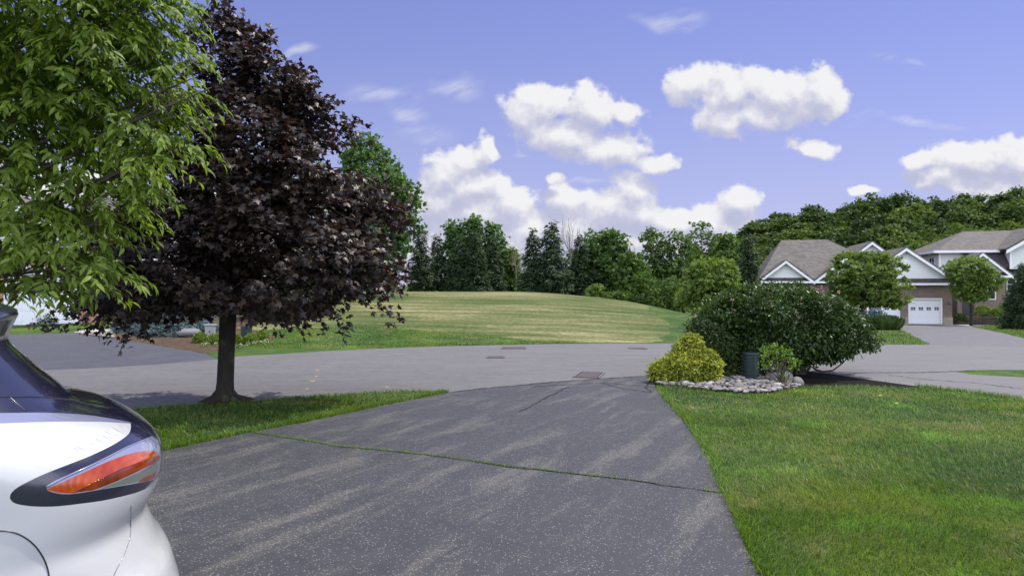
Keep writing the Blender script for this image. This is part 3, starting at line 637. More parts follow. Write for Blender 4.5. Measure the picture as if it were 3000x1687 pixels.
def broadleaf(name, loc, rows, label, cat, lmat, bmat, kind='clump', size=0.3, clumps=300, per=14, sig=0.25, depth=1.0, trunk_r=0.1, seed=1, shell=0.5, lumps=0.16, lsc=4.0,
              nl=26, group=None, stem_top=None, up=.7, droop=.3, flat=.6, holes=0.0, stems=1, rz=0):
    rng = np.random.default_rng(seed); root = empty(name, loc, rz, label, cat, group)
    C, O = profile(rows, clumps, rng, depth, shell, lumps, lsc, seed)
    if holes > 0:
        k = lump(C, 3.2 * lsc / 4, seed + 77) > -0.5 + holes; C, O = C[k], O[k]
    P, O2 = clumped(C, O, per, sig, rng, flat); N, D = orient(O2, rng, up, .5, .55, droop)
    cr = rng.uniform(0, 1, len(C)); rnd = np.clip(np.repeat(cr, per) * .45 + rng.uniform(0, 1, len(P)) * .55, 0, 1)
    leaves('crown', P, N, D, size, kind, lmat, root, rng, rnd)
    R = sorted(rows); zt = stem_top or (R[0][0] + (R[-1][0] - R[0][0]) * 0.85); xm = np.mean([(a[1] + a[2]) / 2 for a in R]) * .5
    mb = MB(); h0 = R[0][0]
    for k in range(stems):
        ox = (k - (stems - 1) / 2) * trunk_r * 3
        mb.tube([(ox, 0, -0.15), (ox, 0, 0.08), (ox * 1.3 + trunk_r * .1, 0, zt * .25), (ox * 1.6 + xm * .3, 0, zt * .55), (xm + ox * 2, 0, zt)], [trunk_r * 1.5, trunk_r * 1.1, trunk_r, trunk_r * .7, trunk_r * .15], 9)
    limbs(mb, (0, 0, 0), (xm, 0, zt), C, rng, nl, trunk_r * .5)
    mb.build('trunk', bmat, root, True)
    return root

def conifer(name, loc, h, r, label, cat, nmat, seed=1, tiers=26, group=None, z0=0.3, kind='spray', size=0.34, droop=0.25, dens=1.0, power=0.85, trunk_r=None):
    rng = np.random.default_rng(seed); root = empty(name, loc, rng.uniform(0, 6), label, cat, group); Ps, Ns, Ds = [], [], []
    mb = MB(); tr = trunk_r or h * 0.014; mb.tube([(0, 0, -.2), (0, 0, h * .5), (0, 0, h * .98)], [tr, tr * .6, tr * .1], 7)
    for t in range(tiers):
        f = (t + rng.uniform(-.3, .3)) / tiers; z = z0 + (h - z0) * np.clip(f, 0, .985); L = r * (1 - f) ** power * rng.uniform(.82, 1.12) + 0.05 * r
        nb = int(max(6, 13 * (1 - f) + 5))
        for b in range(nb):
            a = rng.uniform(0, 2 * math.pi); Lb = L * rng.uniform(.7, 1.15); d = np.array([math.cos(a), math.sin(a), 0]); m = max(3, int(Lb / size * 6 * dens))
            s = rng.uniform(.12, 1, m) ** .8; P = d * (s * Lb)[:, None]; P[:, 2] = z - droop * Lb * s + .16 * Lb * s ** 3 + rng.normal(0, .09 * r, m)
            P[:, :2] += rng.normal(0, .06 * r, (m, 2)); Ps.append(P)
            side = np.array([-d[1], d[0], 0]); D = d * rng.uniform(.3, 1, m)[:, None] + side * rng.normal(0, .7, m)[:, None] + np.array([0, 0, -.25]); Ds.append(D)
            Ns.append(np.array([0, 0, 1.0]) + rng.normal(0, .45, (m, 3)))
            if b % 3 == 0: mb.tube([(0, 0, z), tuple(d * Lb * .9 + np.array([0, 0, z - droop * Lb * .8]))], [tr * .3, tr * .06], 4, cap=False)
    P, N, D = map(np.concatenate, (Ps, Ns, Ds)); leaves('crown', P, N, D, size, kind, nmat, root, rng)
    mb.build('trunk', M['bark'], root, True); return root
def copy_tree(o, loc, sc=1.0, rz=0, label=None, group=None):
    c = o.copy(); COL.objects.link(c); c.location = loc; c.scale = sc if hasattr(sc, '__len__') else (sc,) * 3; c.rotation_euler = (0, 0, rz)
    if label: c['label'] = label
    if group: c['group'] = group
    for ch in o.children: d = ch.copy(); COL.objects.link(d); d.parent = c
    return c

# ------------------------------------------------------------------ houses
def box_part(name, m, parent, *b, uv=False, bevel=0):
    mb = MB(); mb.box(*b); return mb.build(name, m, parent, uv=uv, bevel=bevel)
def garage_door(parent, x0, x1, z0, z1, y, n=4, name='garage_door'):
    mb = MB(); k = 4; h = (z1 - z0) / k
    for i in range(k): mb.box(x0, x1, y, y + .05, z0 + i * h + .006, z0 + (i + 1) * h - .006)
    mb.box(x0, x1, y + .02, y + .06, z0, z1)
    for i in range(k):
        for j in range(4):
            w = (x1 - x0) / 4
            if i == 2: continue
            mb.box(x0 + j * w + .1, x0 + (j + 1) * w - .1, y - .012, y, z0 + i * h + .1, z0 + (i + 1) * h - .1)
    d = mb.build(name, M['door_white'], parent)
    for j in range(n):
        w = (x1 - x0) / n; cx = x0 + (j + .5) * w; mb = MB(); cz = z0 + 2.5 * h
        for a in (-1, 1):
            for b in (-1, 1): mb.box(cx + a * .085 - .07, cx + a * .085 + .07, y - .014, y - .002, cz + b * .065 - .048, cz + b * .065 + .048)
        mb.build('window', M['glass'], d)
    return d
def door_frame(parent, x0, x1, z0, z1, y, w=.12):
    mb = MB(); mb.box(x0 - w, x0, y - .03, y + .08, z0, z1 + w); mb.box(x1, x1 + w, y - .03, y + .08, z0, z1 + w); mb.box(x0, x1, y - .03, y + .08, z1, z1 + w)
    return mb.build('frame', M['trim'], parent)
def gable(parent, cx, hw, ze, zp, y, depth, skirt=0.32, ov=.35, vent=False, sid='siding'):
    """front gable: ridge running back; x half width hw at the eaves ze"""
    sl = (zp - ze) / hw; yb = y + depth; yf = y - ov
    mb = MB(); mb.poly([(cx - hw * .93, y, ze), (cx + hw * .93, y, ze), (cx, y, zp - .13)]); mb.poly([(cx - hw * .93, y + .1, ze), (cx, y + .1, zp - .13), (cx + hw * .93, y + .1, ze)])
    w = mb.build('gable', M[sid], parent, uv=True)
    mb = MB(); e = hw + .05
    mb.slab([(cx - e, yf, ze - .02), (cx, yf, zp), (cx, yb, zp), (cx - e, yb, ze - .02)][::-1], .12); mb.slab([(cx + e, yf, ze - .02), (cx + e, yb, ze - .02), (cx, yb, zp), (cx, yf, zp)][::-1], .12)
    mb.build('roof', M['shingle'], parent, uv=True)
    mb = MB()
    for s in (-1, 1):
        a = Vector((cx + s * e * 1.01, yf - .03, ze - .06)); b = Vector((cx, yf - .03, zp + .01)); d = Vector((0, 0, -.23)); t = Vector((0, .06, 0))
        q = [a, b, b + d, a + d]; mb.poly(q if s < 0 else q[::-1]); mb.poly([p + t for p in (q[::-1] if s < 0 else q)]); mb.poly([a + d, b + d, b + d + t, a + d + t]); mb.poly([a, a + t, b + t, b])
    mb.build('rake_board', M['trim'], parent)
    mb = MB()
    mb.slab([(cx - hw * .97, yf + .02, ze + .02), (cx + hw * .97, yf + .02, ze + .02), (cx + hw * .97 - skirt * hw / (zp - ze), y, ze + skirt), (cx - hw * .97 + skirt * hw / (zp - ze), y, ze + skirt)], .05)
    mb.build('skirt_roof', M['shingle_dark'], parent, uv=True)
    mb = MB(); mb.box(cx - hw - .02, cx + hw + .02, yf - .05, yf + .08, ze - .17, ze - .0); mb.box(cx - hw, cx + hw, yf + .08, y, ze - .15, ze - .10); mb.build('fascia', M['trim'], parent)
    if vent:
        mb = MB(); vz = ze + (zp - ze) * .52; r = .33
        pts = [(cx - r, y - .03, vz - .35), (cx + r, y - .03, vz - .35)] + [(cx + r * math.cos(t), y - .03, vz + .1 + r * math.sin(t)) for t in np.linspace(0, math.pi, 9)]
        mb.slab(pts, .05); v = mb.build('vent', M['trim'], parent)
        mb = MB()
        for k in range(6): mb.box(cx - r * .8, cx + r * .8, y - .045, y - .033, vz - .3 + k * .1, vz - .26 + k * .1)
        mb.build('louvres', M['siding'], v, uv=True)
def hip(parent, x0, x1, y0, y1, ze, zr, xr0, xr1, name='roof', m='shingle', th=.15, yr=None):
    yr = (y0 + y1) / 2 if yr is None else yr; mb = MB()
    mb.slab([(x0, y0, ze), (x1, y0, ze), (xr1, yr, zr), (xr0, yr, zr)], th); mb.slab([(x1, y1, ze), (x0, y1, ze), (xr0, yr, zr), (xr1, yr, zr)], th)
    mb.slab([(x0, y1, ze), (x0, y0, ze), (xr0, yr, zr)], th); mb.slab([(x1, y0, ze), (x1, y1, ze), (xr1, yr, zr)], th)
    return mb.build(name, M[m], parent, uv=True)
def window(parent, x0, x1, z0, z1, y, mull=1, side=None):
    def bx(mb, a, b, c, d, e, f):
        if side is None: mb.box(a, b, c, d, e, f)
        else: mb.box(side + (c - y), side + (d - y), a, b, e, f)
    mb = MB(); w = .07; bx(mb, x0 - w, x0, y - .05, y + .04, z0 - w, z1 + w); bx(mb, x1, x1 + w, y - .05, y + .04, z0 - w, z1 + w); bx(mb, x0, x1, y - .05, y + .04, z1, z1 + w); bx(mb, x0, x1, y - .07, y + .04, z0 - w, z0)
    bx(mb, x0, x1, y - .03, y, (z0 + z1) / 2 - .025, (z0 + z1) / 2 + .025)
    for k in range(1, mull + 1): t = x0 + (x1 - x0) * k / (mull + 1); bx(mb, t - .03, t + .03, y - .04, y + .01, z0, z1)
    f = mb.build('window', M['trim'], parent); mb = MB(); bx(mb, x0, x1, y - .012, y + .02, z0, z1); mb.build('pane', M['glass'], f)

# right house: local x along the facade, y into depth
RH = math.radians(-12.8); Zh = 57.0
o0 = W(2790, 950, Zh)       # right front corner at ground
hz = Hf(o0.x, o0.y) - .02
house = empty('brick_house', (o0.x, o0.y, hz), RH, 'single-storey brown brick house with grey hip roof, white gables and two white garage doors', 'house')
ca, sa = math.cos(RH), math.sin(RH)
def hx(px, py, yl=0.0, ob=None, ang=RH):
    """house-frame x,z where a view direction meets the facade plane at depth yl"""
    o = ob or o0; c, s = math.cos(ang), math.sin(ang); a = (px - CX) / F
    # point a*t, t ; local y = -( x-ox)*s... 
    # local y axis = (-s, c)
    t = (yl + (-s) * o.x + c * o.y) / (-s * a + c)
    X, Y = a * t - o.x, t - o.y
    return X * c + Y * s, CAMH - (py - CY) / F * t - hz
x_r, ze = hx(2812, 829, -.35); xl, _ = hx(2504, 829, -.35); xp, zp = hx(2658, 727, -.35)
cxg = (x_r + xl) / 2; hwg = (x_r - xl) / 2
zb = 0.0; W0 = 0.0; WL = -2 * hwg + .7      # garage block from WL to 0
d1a, dz1 = hx(2661, 873); d1b, _ = hx(2761, 873); dz0 = .06
dw = d1b - d1a; g2b = hx(2637, 900)[0]; g2a = g2b - dw
mb = MB()  # brick walls of the garage block, with door openings
for a, b in ((WL, g2a), (g2b, d1a), (d1b, W0)): mb.box(a, b, 0, .25, .62, dz1)
mb.box(WL, W0, 0, .25, dz1, ze - .12); mb.box(W0 - .25, W0, .25, 12, .62, ze - .12); mb.box(WL, WL + .25, .25, 2.5, .62, ze - .12)
# left wing wall
x2l, z2 = hx(2222, 823, 2.15); x2r = WL
mb.box(x2l + .3, x2r, 2.5, 2.75, .3, ze - .12); mb.box(x2l + .3, x2l + .55, 2.75, 13, .3, ze - .12); mb.box(x2l + .3, W0, 12.9, 13.1, .3, ze - .12)
mb.build('wall', M['brick'], house, uv=True)
mb = MB()
for a, b in ((WL - .03, g2a), (g2b, d1a), (d1b, W0 + .03)): mb.box(a, b, -.03, .28, -.6, .62)
mb.box(W0 - .28, W0 + .03, .28, 12, -.6, .62); mb.box(x2l + .27, WL - .03, 2.47, 2.78, -.6, .3)
mb.build('base_course', M['block'], house, uv=True)
for a, b in ((d1a, d1b), (g2a, g2b)):
    d = garage_door(house, a + .1, b - .1, dz0, dz1 - .1, .12); door_frame(house, a + .1, b - .1, dz0, dz1 - .1, .04, .1)
gable(house, cxg, hwg, ze, zp, 0, 7, skirt=.36, vent=True)
box_part('soffit', M['trim'], house, cxg - hwg, cxg + hwg, 0, 7, ze - .11, ze - .06)
mb = MB(); mb.tube([(d1b + .45, -.02, 1.75), (d1b + .45, -.12, 1.8), (d1b + .45, -.14, 1.62)], [.03, .05, .09], 8); mb.build('wall_lamp', M['iron'], house, True)
# small left gable and middle gable
xa, za = hx(2222, 824, 2.1); xb, _ = hx(2385, 824, 2.1); xq, zq = hx(2300, 764, 2.1)
gable(house, (xa + xb) / 2, (xb - xa) / 2, za, zq, 2.45, 5.5, skirt=.3)
xc = xb + .05; xd = xc + (xb - xa) * 1.15
gable(house, (xc + xd) / 2, (xd - xc) / 2, za, zq + .3, 2.46, 5.5, skirt=.3)
# main hip
xr0, zr = hx(2289, 704, 8); xr1, _ = hx(2423, 704, 8)
hip(house, xa - .1, hx(2560, 823, 2.2)[0] + 3.5, 2.2, 13.6, za - .05, zr, xr0, xr1 )
# upper gable behind the garage
xe, zE = hx(2556, 709, 5.0); xf, zF = hx(2512, 740, 5.0); xg, zG = hx(2596, 738, 5.0)
hw3 = (xg - xf) / 2 + 1.2; sl = (zE - zF) / ((xg - xf) / 2)
gable(house, xe, hw3, zE - sl * hw3, zE, 5.4, 8, skirt=.05)
window(house, hx(2440, 860, 2.5)[0], hx(2480, 860, 2.5)[0], 1.2, 2.6, 2.49)
window(house, hx(2275, 860, 2.5)[0], hx(2330, 860, 2.5)[0], .9, 2.5, 2.49, 2)

# second house
o1 = W(2752, 935, 66); RH2 = RH
o1z = Hf(o1.x, o1.y) ; hz_save = hz; hz = o1z
house2 = empty('white_house', (o1.x, o1.y, o1z), RH2, 'two-storey white sided house with brown brick ground floor at right edge', 'house')
def h2(px, py, yl): return hx(px, py, yl, o1, RH2)
xw0, zw1 = h2(2752, 738, 0); xw1, _ = h2(2938, 738, 0); zf = h2(2752, 800, 0)[1]
xR = h2(3200, 700, -1.5)[0]
mb = MB(); mb.box(xw0, xR, 0, 11, zf, zw1); mb.box(xw1, xR, -1.5, 0, zf + .3, zw1 + .0)
mb.poly([(xw1, -1.5, zw1), (xR, -1.5, zw1), ((xw1 + xR) / 2, -1.5, zw1 + (xR - xw1) / 2 * .62)])
mb.build('upper_wall', M['siding'], house2, uv=True)
mb = MB(); mb.box(xw0 - .07, xw0 + .1, -.08, -.003, zf, zw1); mb.box(xw0 - .07, xw0 - .003, -.003, 0.1, zf, zw1); mb.build('corner_board', M['trim'], house2)
box_part('corner_board', M['trim'], house2, xw1 - .07, xw1 + .1, -1.58, -1.503, zf + .3, zw1)
mb = MB(); mb.box(xw0 + .1, xR, .1, 10.9, -.5, zf); xg0, zg = h2(2795, 808, -3.4); xg1, _ = h2(2967, 808, -3.4)
mb.box(xg0 + .4, xg1 - .4, -3, .1, -.5, zg - .1); mb.box(xg1 - .4, xR, -1.4, .1, -.5, zg - .1); mb.build('lower_wall', M['brick'], house2, uv=True)
xpk, zpk = h2(2862, 742, -3.4); gable(house2, (xg0 + xg1) / 2, (xg1 - xg0) / 2, zg, zpk, -3, 3.1, skirt=.3)
mb = MB(); a0 = xg0 - .5; mb.slab([(xg1 - 2.4, -1.9, zg - .02), (xR, -1.9, zg - .02), (xR, -.1, zg + 1.1), (xg1 - 2.4, -.1, zg + 1.1)], .1)
mb.slab([(xpk, -.25, zpk + .15), (xpk - .5, -.25, zpk + .25), (xw1, -.1, zpk + .35), (xw1 + .2, -1.45, zg + .9), (xg1 - .6, -1.45, zg + .3)][::-1], .08)
mb.build('lower_roof', M['shingle_dark'], house2, uv=True)
xra, zra = h2(2822, 678, 5.5); hip(house2, xw0 - .55, xR + 4, -.5, 11.5, zw1 + .02, zra, xra, xR, 'roof')
hwv = (xR + .5 - xw1 + .5) / 2; cv = (xw1 - .5 + xR + .5) / 2; pk = zw1 + hwv * .60
mb = MB(); mb.slab([(cv - hwv, -2.0, zw1 + .02), (cv, -2.0, pk), (cv, 6, pk), (cv - hwv, 6, zw1 + .02)][::-1], .14); mb.slab([(cv + hwv, -2.0, zw1 + .02), (cv + hwv, 6, zw1 + .02), (cv, 6, pk), (cv, -2.0, pk)][::-1], .14); mb.build('roof', M['shingle'], house2, uv=True)
mb = MB(); mb.box(xw0 - .6, xw1 - .45, -.62, -.45, zw1 - .12, zw1 + .1); mb.box(xw0 - .66, xw0 - .54, -.45, 11.5, zw1 - .12, zw1 + .1); mb.box(xw0 - .55, xR, -.45, 0, zw1 - .05, zw1)
for s in (-1, 1):
    a = Vector((cv + s * hwv, -2.05, zw1 - .0)); b = Vector((cv, -2.05, pk + .03)); dd = Vector((0, 0, -.3)); q = [a, b, b + dd, a + dd]; mb.poly(q); mb.poly([p + Vector((0, .05, 0)) for p in q][::-1])
mb.build('fascia', M['trim'], house2)
window(house2, 1.3, 2.6, zf + .6, zw1 - .5, xw0, 1, side=xw0)
wx, wz = h2(2893, 872, -3.0); window(house2, wx - .55, wx + .55, wz - .1, wz + 1.5, -3.02)
wx, wz = h2(2962, 858, -1.4); window(house2, wx - .3, wx + .3, wz, wz + 1.5, -1.42, 0)
box_part('entry_door', M['dark_metal'], house2, xg0 + .8, xg0 + 1.7, -3.06, -2.9, 0, 2.1)
hz = hz_save
# low stone wall in front of it
mb = MB(); P0 = [G(2788, 951), G(2850, 947), G(2905, 944), G(2960, 946)]
P0 = [(W(px, 940, Z).x, Z) for px, Z in ((2792, 57.5), (2850, 57.0), (2900, 56.2), (2952, 55.2))]
for a, b in zip(P0[:-1], P0[1:]):
    za_, zb_ = Hf(*a), Hf(*b); z0 = min(za_, zb_) - .3; z1 = -.62 + .05
    mb.slab([(a[0], a[1], z0), (b[0], b[1], z0), (b[0], b[1], z1), (a[0], a[1], z1)], .4)
tag(mb.build('stone_wall', M['wallstone'], uv=True), 'low stacked stone retaining wall between the brick house and the white house', 'stone wall')

# left house behind the maple
lo = W(-30, 976, 27.2); lz = Hf(lo.x, lo.y); LA = math.radians(8)
lh = empty('red_brick_house', (lo.x, lo.y, lz), LA, 'red brick house with white garage door half hidden by leaves at left', 'house')
hw_ = lambda px: (px + 30) / F * 27.2
ga, gb = .5, 3.05; mb = MB()
mb.box(-3, ga, 0, .25, 0, 2.7); mb.box(gb, 3.7, 0, .25, 0, 2.7); mb.box(ga, gb, 0, .25, 2.2, 2.7); mb.box(3.45, 3.7, .25, 3, 0, 2.7)
mb.box(3.7, 11.0, 3, 3.25, 0, 2.7); mb.box(10.75, 11, 3.25, 11, 0, 2.7); mb.box(-3, 11, 11, 11.2, 0, 2.7); mb.box(-3, -2.75, .25, 11, 0, 2.7)
mb.build('wall', M['brick_red'], lh, uv=True)
garage_door(lh, ga + .08, gb - .08, .03, 2.12, .1); door_frame(lh, ga + .08, gb - .08, .03, 2.12, .02, .1)
gable(lh, .35, 3.7, 2.75, 4.9, 0, 8, skirt=.2); hip(lh, -3.6, 11.6, 2.4, 11.8, 2.72, 5.6, 1.5, 7.5)
box_part('fascia', M['trim'], lh, 4.1, 11.6, 2.3, 2.42, 2.5, 2.72)
box_part('entry_door', M['grey_metal'], lh, 4.4, 5.35, 2.93, 3.0, .1, 2.2); window(lh, 6.3, 7.7, .9, 2.2, 2.99); window(lh, 8.7, 10.1, .9, 2.2, 2.99)
box_part('pillar', M['trim'], lh, 5.9, 6.1, 1.7, 1.9, 0, 2.7)
x0, y0 = lo.x, lo.y
mb = MB(); pts = pl([(215, 974), (240, 976), (330, 972), (420, 966)]) + [(lo.x + 6, lo.y + 3), (lo.x + 4.2, lo.y + 1.0)]
mb.poly([(p[0], p[1], Hf(*p) + .012) for p in pts]); tag(mb.build('path', M['concrete']), 'pale concrete path by the left garage', kind='structure')
x, y = G(2815, 953); mb = MB(); pts = pl([(2790, 950), (2848, 958), (2838, 952)]) + [(37.2, 58.3), (36.6, 58.2)]
mb.poly([(p[0], p[1], Hf(*p) + .012) for p in pts]); tag(mb.build('path', M['concrete']), 'pale concrete pad beside the right garage', kind='structure')

# ------------------------------------------------------------------ stones
def stones(name, C, size, m, rng, parent=None, flat=.55):
    ico_v, ico_f = ICO; n = len(C); k = len(ico_v)
    sc = size[:, None] * rng.uniform(.7, 1.25, (n, 3)) * np.array([1.15, .9, flat]); th = rng.uniform(0, 6.28, n)
    V = ico_v[None] * sc[:, None] * (1 + .12 * np.sin(ico_v[None] @ rng.normal(0, 2.2, (n, 3, 1)) + rng.uniform(0, 6, (n, 1, 1))))
    c, s = np.cos(th)[:, None], np.sin(th)[:, None]; V = np.stack([V[..., 0] * c - V[..., 1] * s, V[..., 0] * s + V[..., 1] * c, V[..., 2]], -1) + C[:, None]
    return np_mesh(name, V.reshape(-1, 3), (np.arange(n)[:, None, None] * k + ico_f[None]).reshape(-1, 3), m, parent, True, np.repeat(rng.uniform(0, 1, n), k))
import bmesh
_bm = bmesh.new(); bmesh.ops.create_icosphere(_bm, subdivisions=2, radius=1); _bm.verts.ensure_lookup_table()
ICO = (np.array([v.co[:] for v in _bm.verts]), np.array([[v.index for v in f.verts] for f in _bm.faces])); _bm.free()
rng = np.random.default_rng(5)
rockP = pl([(1925, 1128), (1960, 1133), (2010, 1137), (2060, 1144), (2110, 1151), (2160, 1155), (2210, 1156), (2260, 1152), (2300, 1144), (2345, 1136), (2330, 1118), (2280, 1108), (2200, 1106), (2100, 1108), (2000, 1113)])
A = np.array(rockP); X = rng.uniform(A[:, 0].min(), A[:, 0].max(), 9000); Y = rng.uniform(A[:, 1].min(), A[:, 1].max(), 9000); k = inpoly(X, Y, rockP); X, Y = X[k], Y[k]
keep = []; cell = {}
for i in range(len(X)):
    kx, ky = int(X[i] / .085), int(Y[i] / .085); ok = True
    for dx in (-1, 0, 1):
        for dy in (-1, 0, 1):
            for j in cell.get((kx + dx, ky + dy), ()):
                if math.hypot(X[i] - X[j], Y[i] - Y[j]) < .078: ok = False
    if ok: keep.append(i); cell.setdefault((kx, ky), []).append(i)
X, Y = X[keep], Y[keep]; sz = rng.uniform(.030, .060, len(X)); sz[rng.uniform(0, 1, len(X)) < .12] *= 1.35
tag(stones('river_stones', np.column_stack([X, Y, H(X, Y) + .03 + rng.uniform(0, .025, len(X))]), sz, M['stone'], rng), 'bed of rounded pale river stones in front of the bush', 'stones', kind='stuff')
def boulder(px, py, r, label, group=None, m='boulder', flat=.6, Z=None):
    x, y = G(px, py); o = stones('boulder', np.array([[0, 0, 0.]]), np.array([r]), M[m], rng, flat=flat); o.location = (x, y, Hf(x, y) + r * flat * .55)
    tag(o, label, 'boulder', group); return o
boulder(2291, 1117, .15, 'rounded grey boulder at the foot of the small azalea', m='stone', flat=.85)
boulder(2338, 1130, .13, 'pale boulder at the right end of the river stone bed', m='stone', flat=.7)
boulder(2277, 1138, .11, 'white-topped stone at the lawn edge of the stone bed', m='stone')
boulder(2255, 1108, .11, 'dark stone between the green cylinder and the azalea', m='stone', flat=.75)
boulder(553, 985, .27, 'large grey boulder lying on the mulch across the street', flat=.75)
for px in (240, 262, 285, 310):
    pass
Pp = pl([(235, 978), (330, 976), (335, 990), (300, 986), (260, 982)]); A = np.array(Pp); X = rng.uniform(A[:, 0].min(), A[:, 0].max(), 1500); Y = rng.uniform(A[:, 1].min(), A[:, 1].max(), 1500); k = inpoly(X, Y, Pp); X, Y = X[k][:500], Y[k][:500]
tag(stones('pebbles', np.column_stack([X, Y, H(X, Y) + .02]), rng.uniform(.04, .08, len(X)), M['stone'], rng), 'patch of pale pebbles by the left driveway', 'pebbles', kind='stuff')

# ------------------------------------------------------------------ ribbed green cylinders
def drum(px, py, r, h, label, tilt=0.0):
    x, y = G(px, py); o = empty('utility_drum', (x, y, Hf(x, y)), 0.4, label, 'utility drum')
    mb = MB(); n = 28; prof = []
    k = 8
    for i in range(k):
        z0 = h * .93 * i / k; z1 = h * .93 * (i + 1) / k; prof += [(r * .97, z0), (r * .97, z0 + (z1 - z0) * .72), (r * 1.03, z0 + (z1 - z0) * .78), (r * 1.03, z1 - .002)]
    b = len(mb.v)
    for rr, z in prof:
        for q in range(n): t = 2 * math.pi * q / n; mb.v.append((rr * math.cos(t), rr * math.sin(t), z))
    for i in range(len(prof) - 1):
        for q in range(n): q2 = (q + 1) % n; mb.f.append((b + i * n + q, b + i * n + q2, b + (i + 1) * n + q2, b + (i + 1) * n + q))
    mb.build('shell', M['green_plastic'], o, False)
    mb = MB(); mb.tube([(0, 0, h * .93), (0, 0, h * .95), (0, 0, h * .985), (0, 0, h)], [r * 1.05, r * 1.08, r * 1.04, r * .5], n); mb.build('lid', M['green_plastic'], o, False)
    for a in (2.4, -1.9, -2.3):
        for i in range(8): c, s = math.cos(a), math.sin(a); zc = h * .93 * (i + .5) / 8; mb = MB(); mb.tube([(c * r * .95, s * r * .95, zc - .012), (c * r * 1.09, s * r * 1.09, zc - .012)], .014, 5); mb.build('lug', M['green_plastic'], o)
    return o
drum(2200, 1113, .145, .50, 'ribbed dark green plastic utility drum standing at the river stones')
drum(722, 1002, .17, .50, 'dark green ribbed utility drum among the round shrubs across the street')
x, y = G(616, 993); ub = empty('utility_box', (x, y, Hf(x, y)), .2, 'small grey metal utility box on the mulch behind the round shrubs', 'utility box')
box_part('housing', M['grey_metal'], ub, -.14, .14, -.12, .12, 0, .42, bevel=.01); box_part('lid', M['grey_metal'], ub, -.17, .17, -.15, .15, .42, .47, bevel=.01); box_part('latch', M['iron'], ub, -.02, .02, -.13, -.12, .2, .27)

# ------------------------------------------------------------------ shrubs in the central bed
Zb = 12.6; bx, by = G(2330, 1097); bz = Hf(bx, by)
rows = rows_px([(1070, 2200, 2350), (1050, 2140, 2420), (1030, 2095, 2500), (1010, 2080, 2545), (985, 2065, 2562), (955, 2045, 2552), (925, 2032, 2520), (898, 2050, 2475), (872, 2100, 2430), (852, 2175, 2385), (838, 2250, 2350)], 2330, by, bz)
x0 = (2330 - CX) / F * by
bush = broadleaf('flowering_bush', (x0, by, bz), rows, 'big domed dark green bush with pink flowers and bare twisted stems', 'bush', M['bush_leaf'], M['bark2'], 'oval', .078, 1500, 21, .070, .56, .028, 7, .42, .24, 4.2, nl=70, stem_top=1.2, up=.8, droop=.2, flat=.8, stems=5, holes=.05)
# low crooked branch reaching right, and flowers
def wp(px, py, Z): v = W(px, py, Z); return (v.x - x0, v.y - by, v.z - bz)
mb = MB(); mb.tube([wp(2350, 1105, by), wp(2375, 1072, by), wp(2390, 1083, by - .1), wp(2410, 1088, by - .2), wp(2440, 1085, by - .2), wp(2460, 1070, by - .2), wp(2474, 1058, by - .1), wp(2490, 1040, by)], [.03, .022, .02, .018, .016, .014, .010, .006], 7)
mb.tube([wp(2345, 1110, by), wp(2352, 1085, by), wp(2348, 1060, by), wp(2360, 1020, by)], [.05, .035, .03, .02], 7); mb.tube([wp(2338, 1112, by), wp(2330, 1085, by), wp(2335, 1070, by), wp(2310, 1020, by)], [.045, .035, .03, .02], 7)
mb.tube([wp(2460, 1070, by - .2), wp(2463, 1060, by - .2), wp(2457, 1050, by - .1)], [.01, .007, .004], 5)
mb.build('branch', M['bark2'], bush, True)
rg = np.random.default_rng(8)
for px, py in ((2036, 915), (2145, 870), (2213, 852), (2378, 832), (2392, 838), (2408, 846), (2362, 836), (2148, 898), (2398, 876), (2448, 870), (2213, 906), (2455, 848), (2405, 830), (2330, 834), (2250, 846)):
    py += 10; d = .35 if py < 890 else .55; P0 = np.array(wp(px, py, by - d)); n = 8
    O = nrm(rg.normal(0, 1, (n, 3)) + np.array([0, -.8, .5])); leaves('flower', P0 + O * .010, nrm(np.cross(O, rg.normal(0, 1, (n, 3)))), O, .032, 'oval', M['petal'], bush, rg)
# golden cypress
gy = G(2010, 1118)[1]
rows = rows_px([(1118, 1940, 2085), (1098, 1928, 2092), (1072, 1932, 2088), (1050, 1950, 2076), (1032, 1972, 2064), (1016, 1988, 2050), (1000, 2004, 2046), (982, 2016, 2038)], 2020, gy, 0)
broadleaf('golden_cypress', ((2020 - CX) / F * gy, gy, 0), rows, 'low bright yellow threadleaf shrub at the driveway corner', 'shrub', M['gold_leaf'], M['bark2'], 'thread', .060, 1500, 16, .045, .8, .02, 12, .3, .34, 7, nl=20, up=.4, droop=.5, stems=3)
jy = G(2110, 1108)[1] + .2
rows = rows_px([(1108, 2060, 2180), (1080, 2050, 2178), (1050, 2055, 2175), (1020, 2045, 2160), (990, 2040, 2140), (965, 2045, 2110), (945, 2055, 2090)], 2115, jy, 0)
broadleaf('green_cypress', ((2115 - CX) / F * jy, jy, 0), rows, 'dull green threadleaf shrub between the yellow shrub and the green drum', 'shrub', M['juniper_leaf'], M['bark2'], 'thread', .060, 1000, 15, .045, .8, .02, 13, .3, .14, 8, nl=20, up=.4, droop=.5, stems=3)
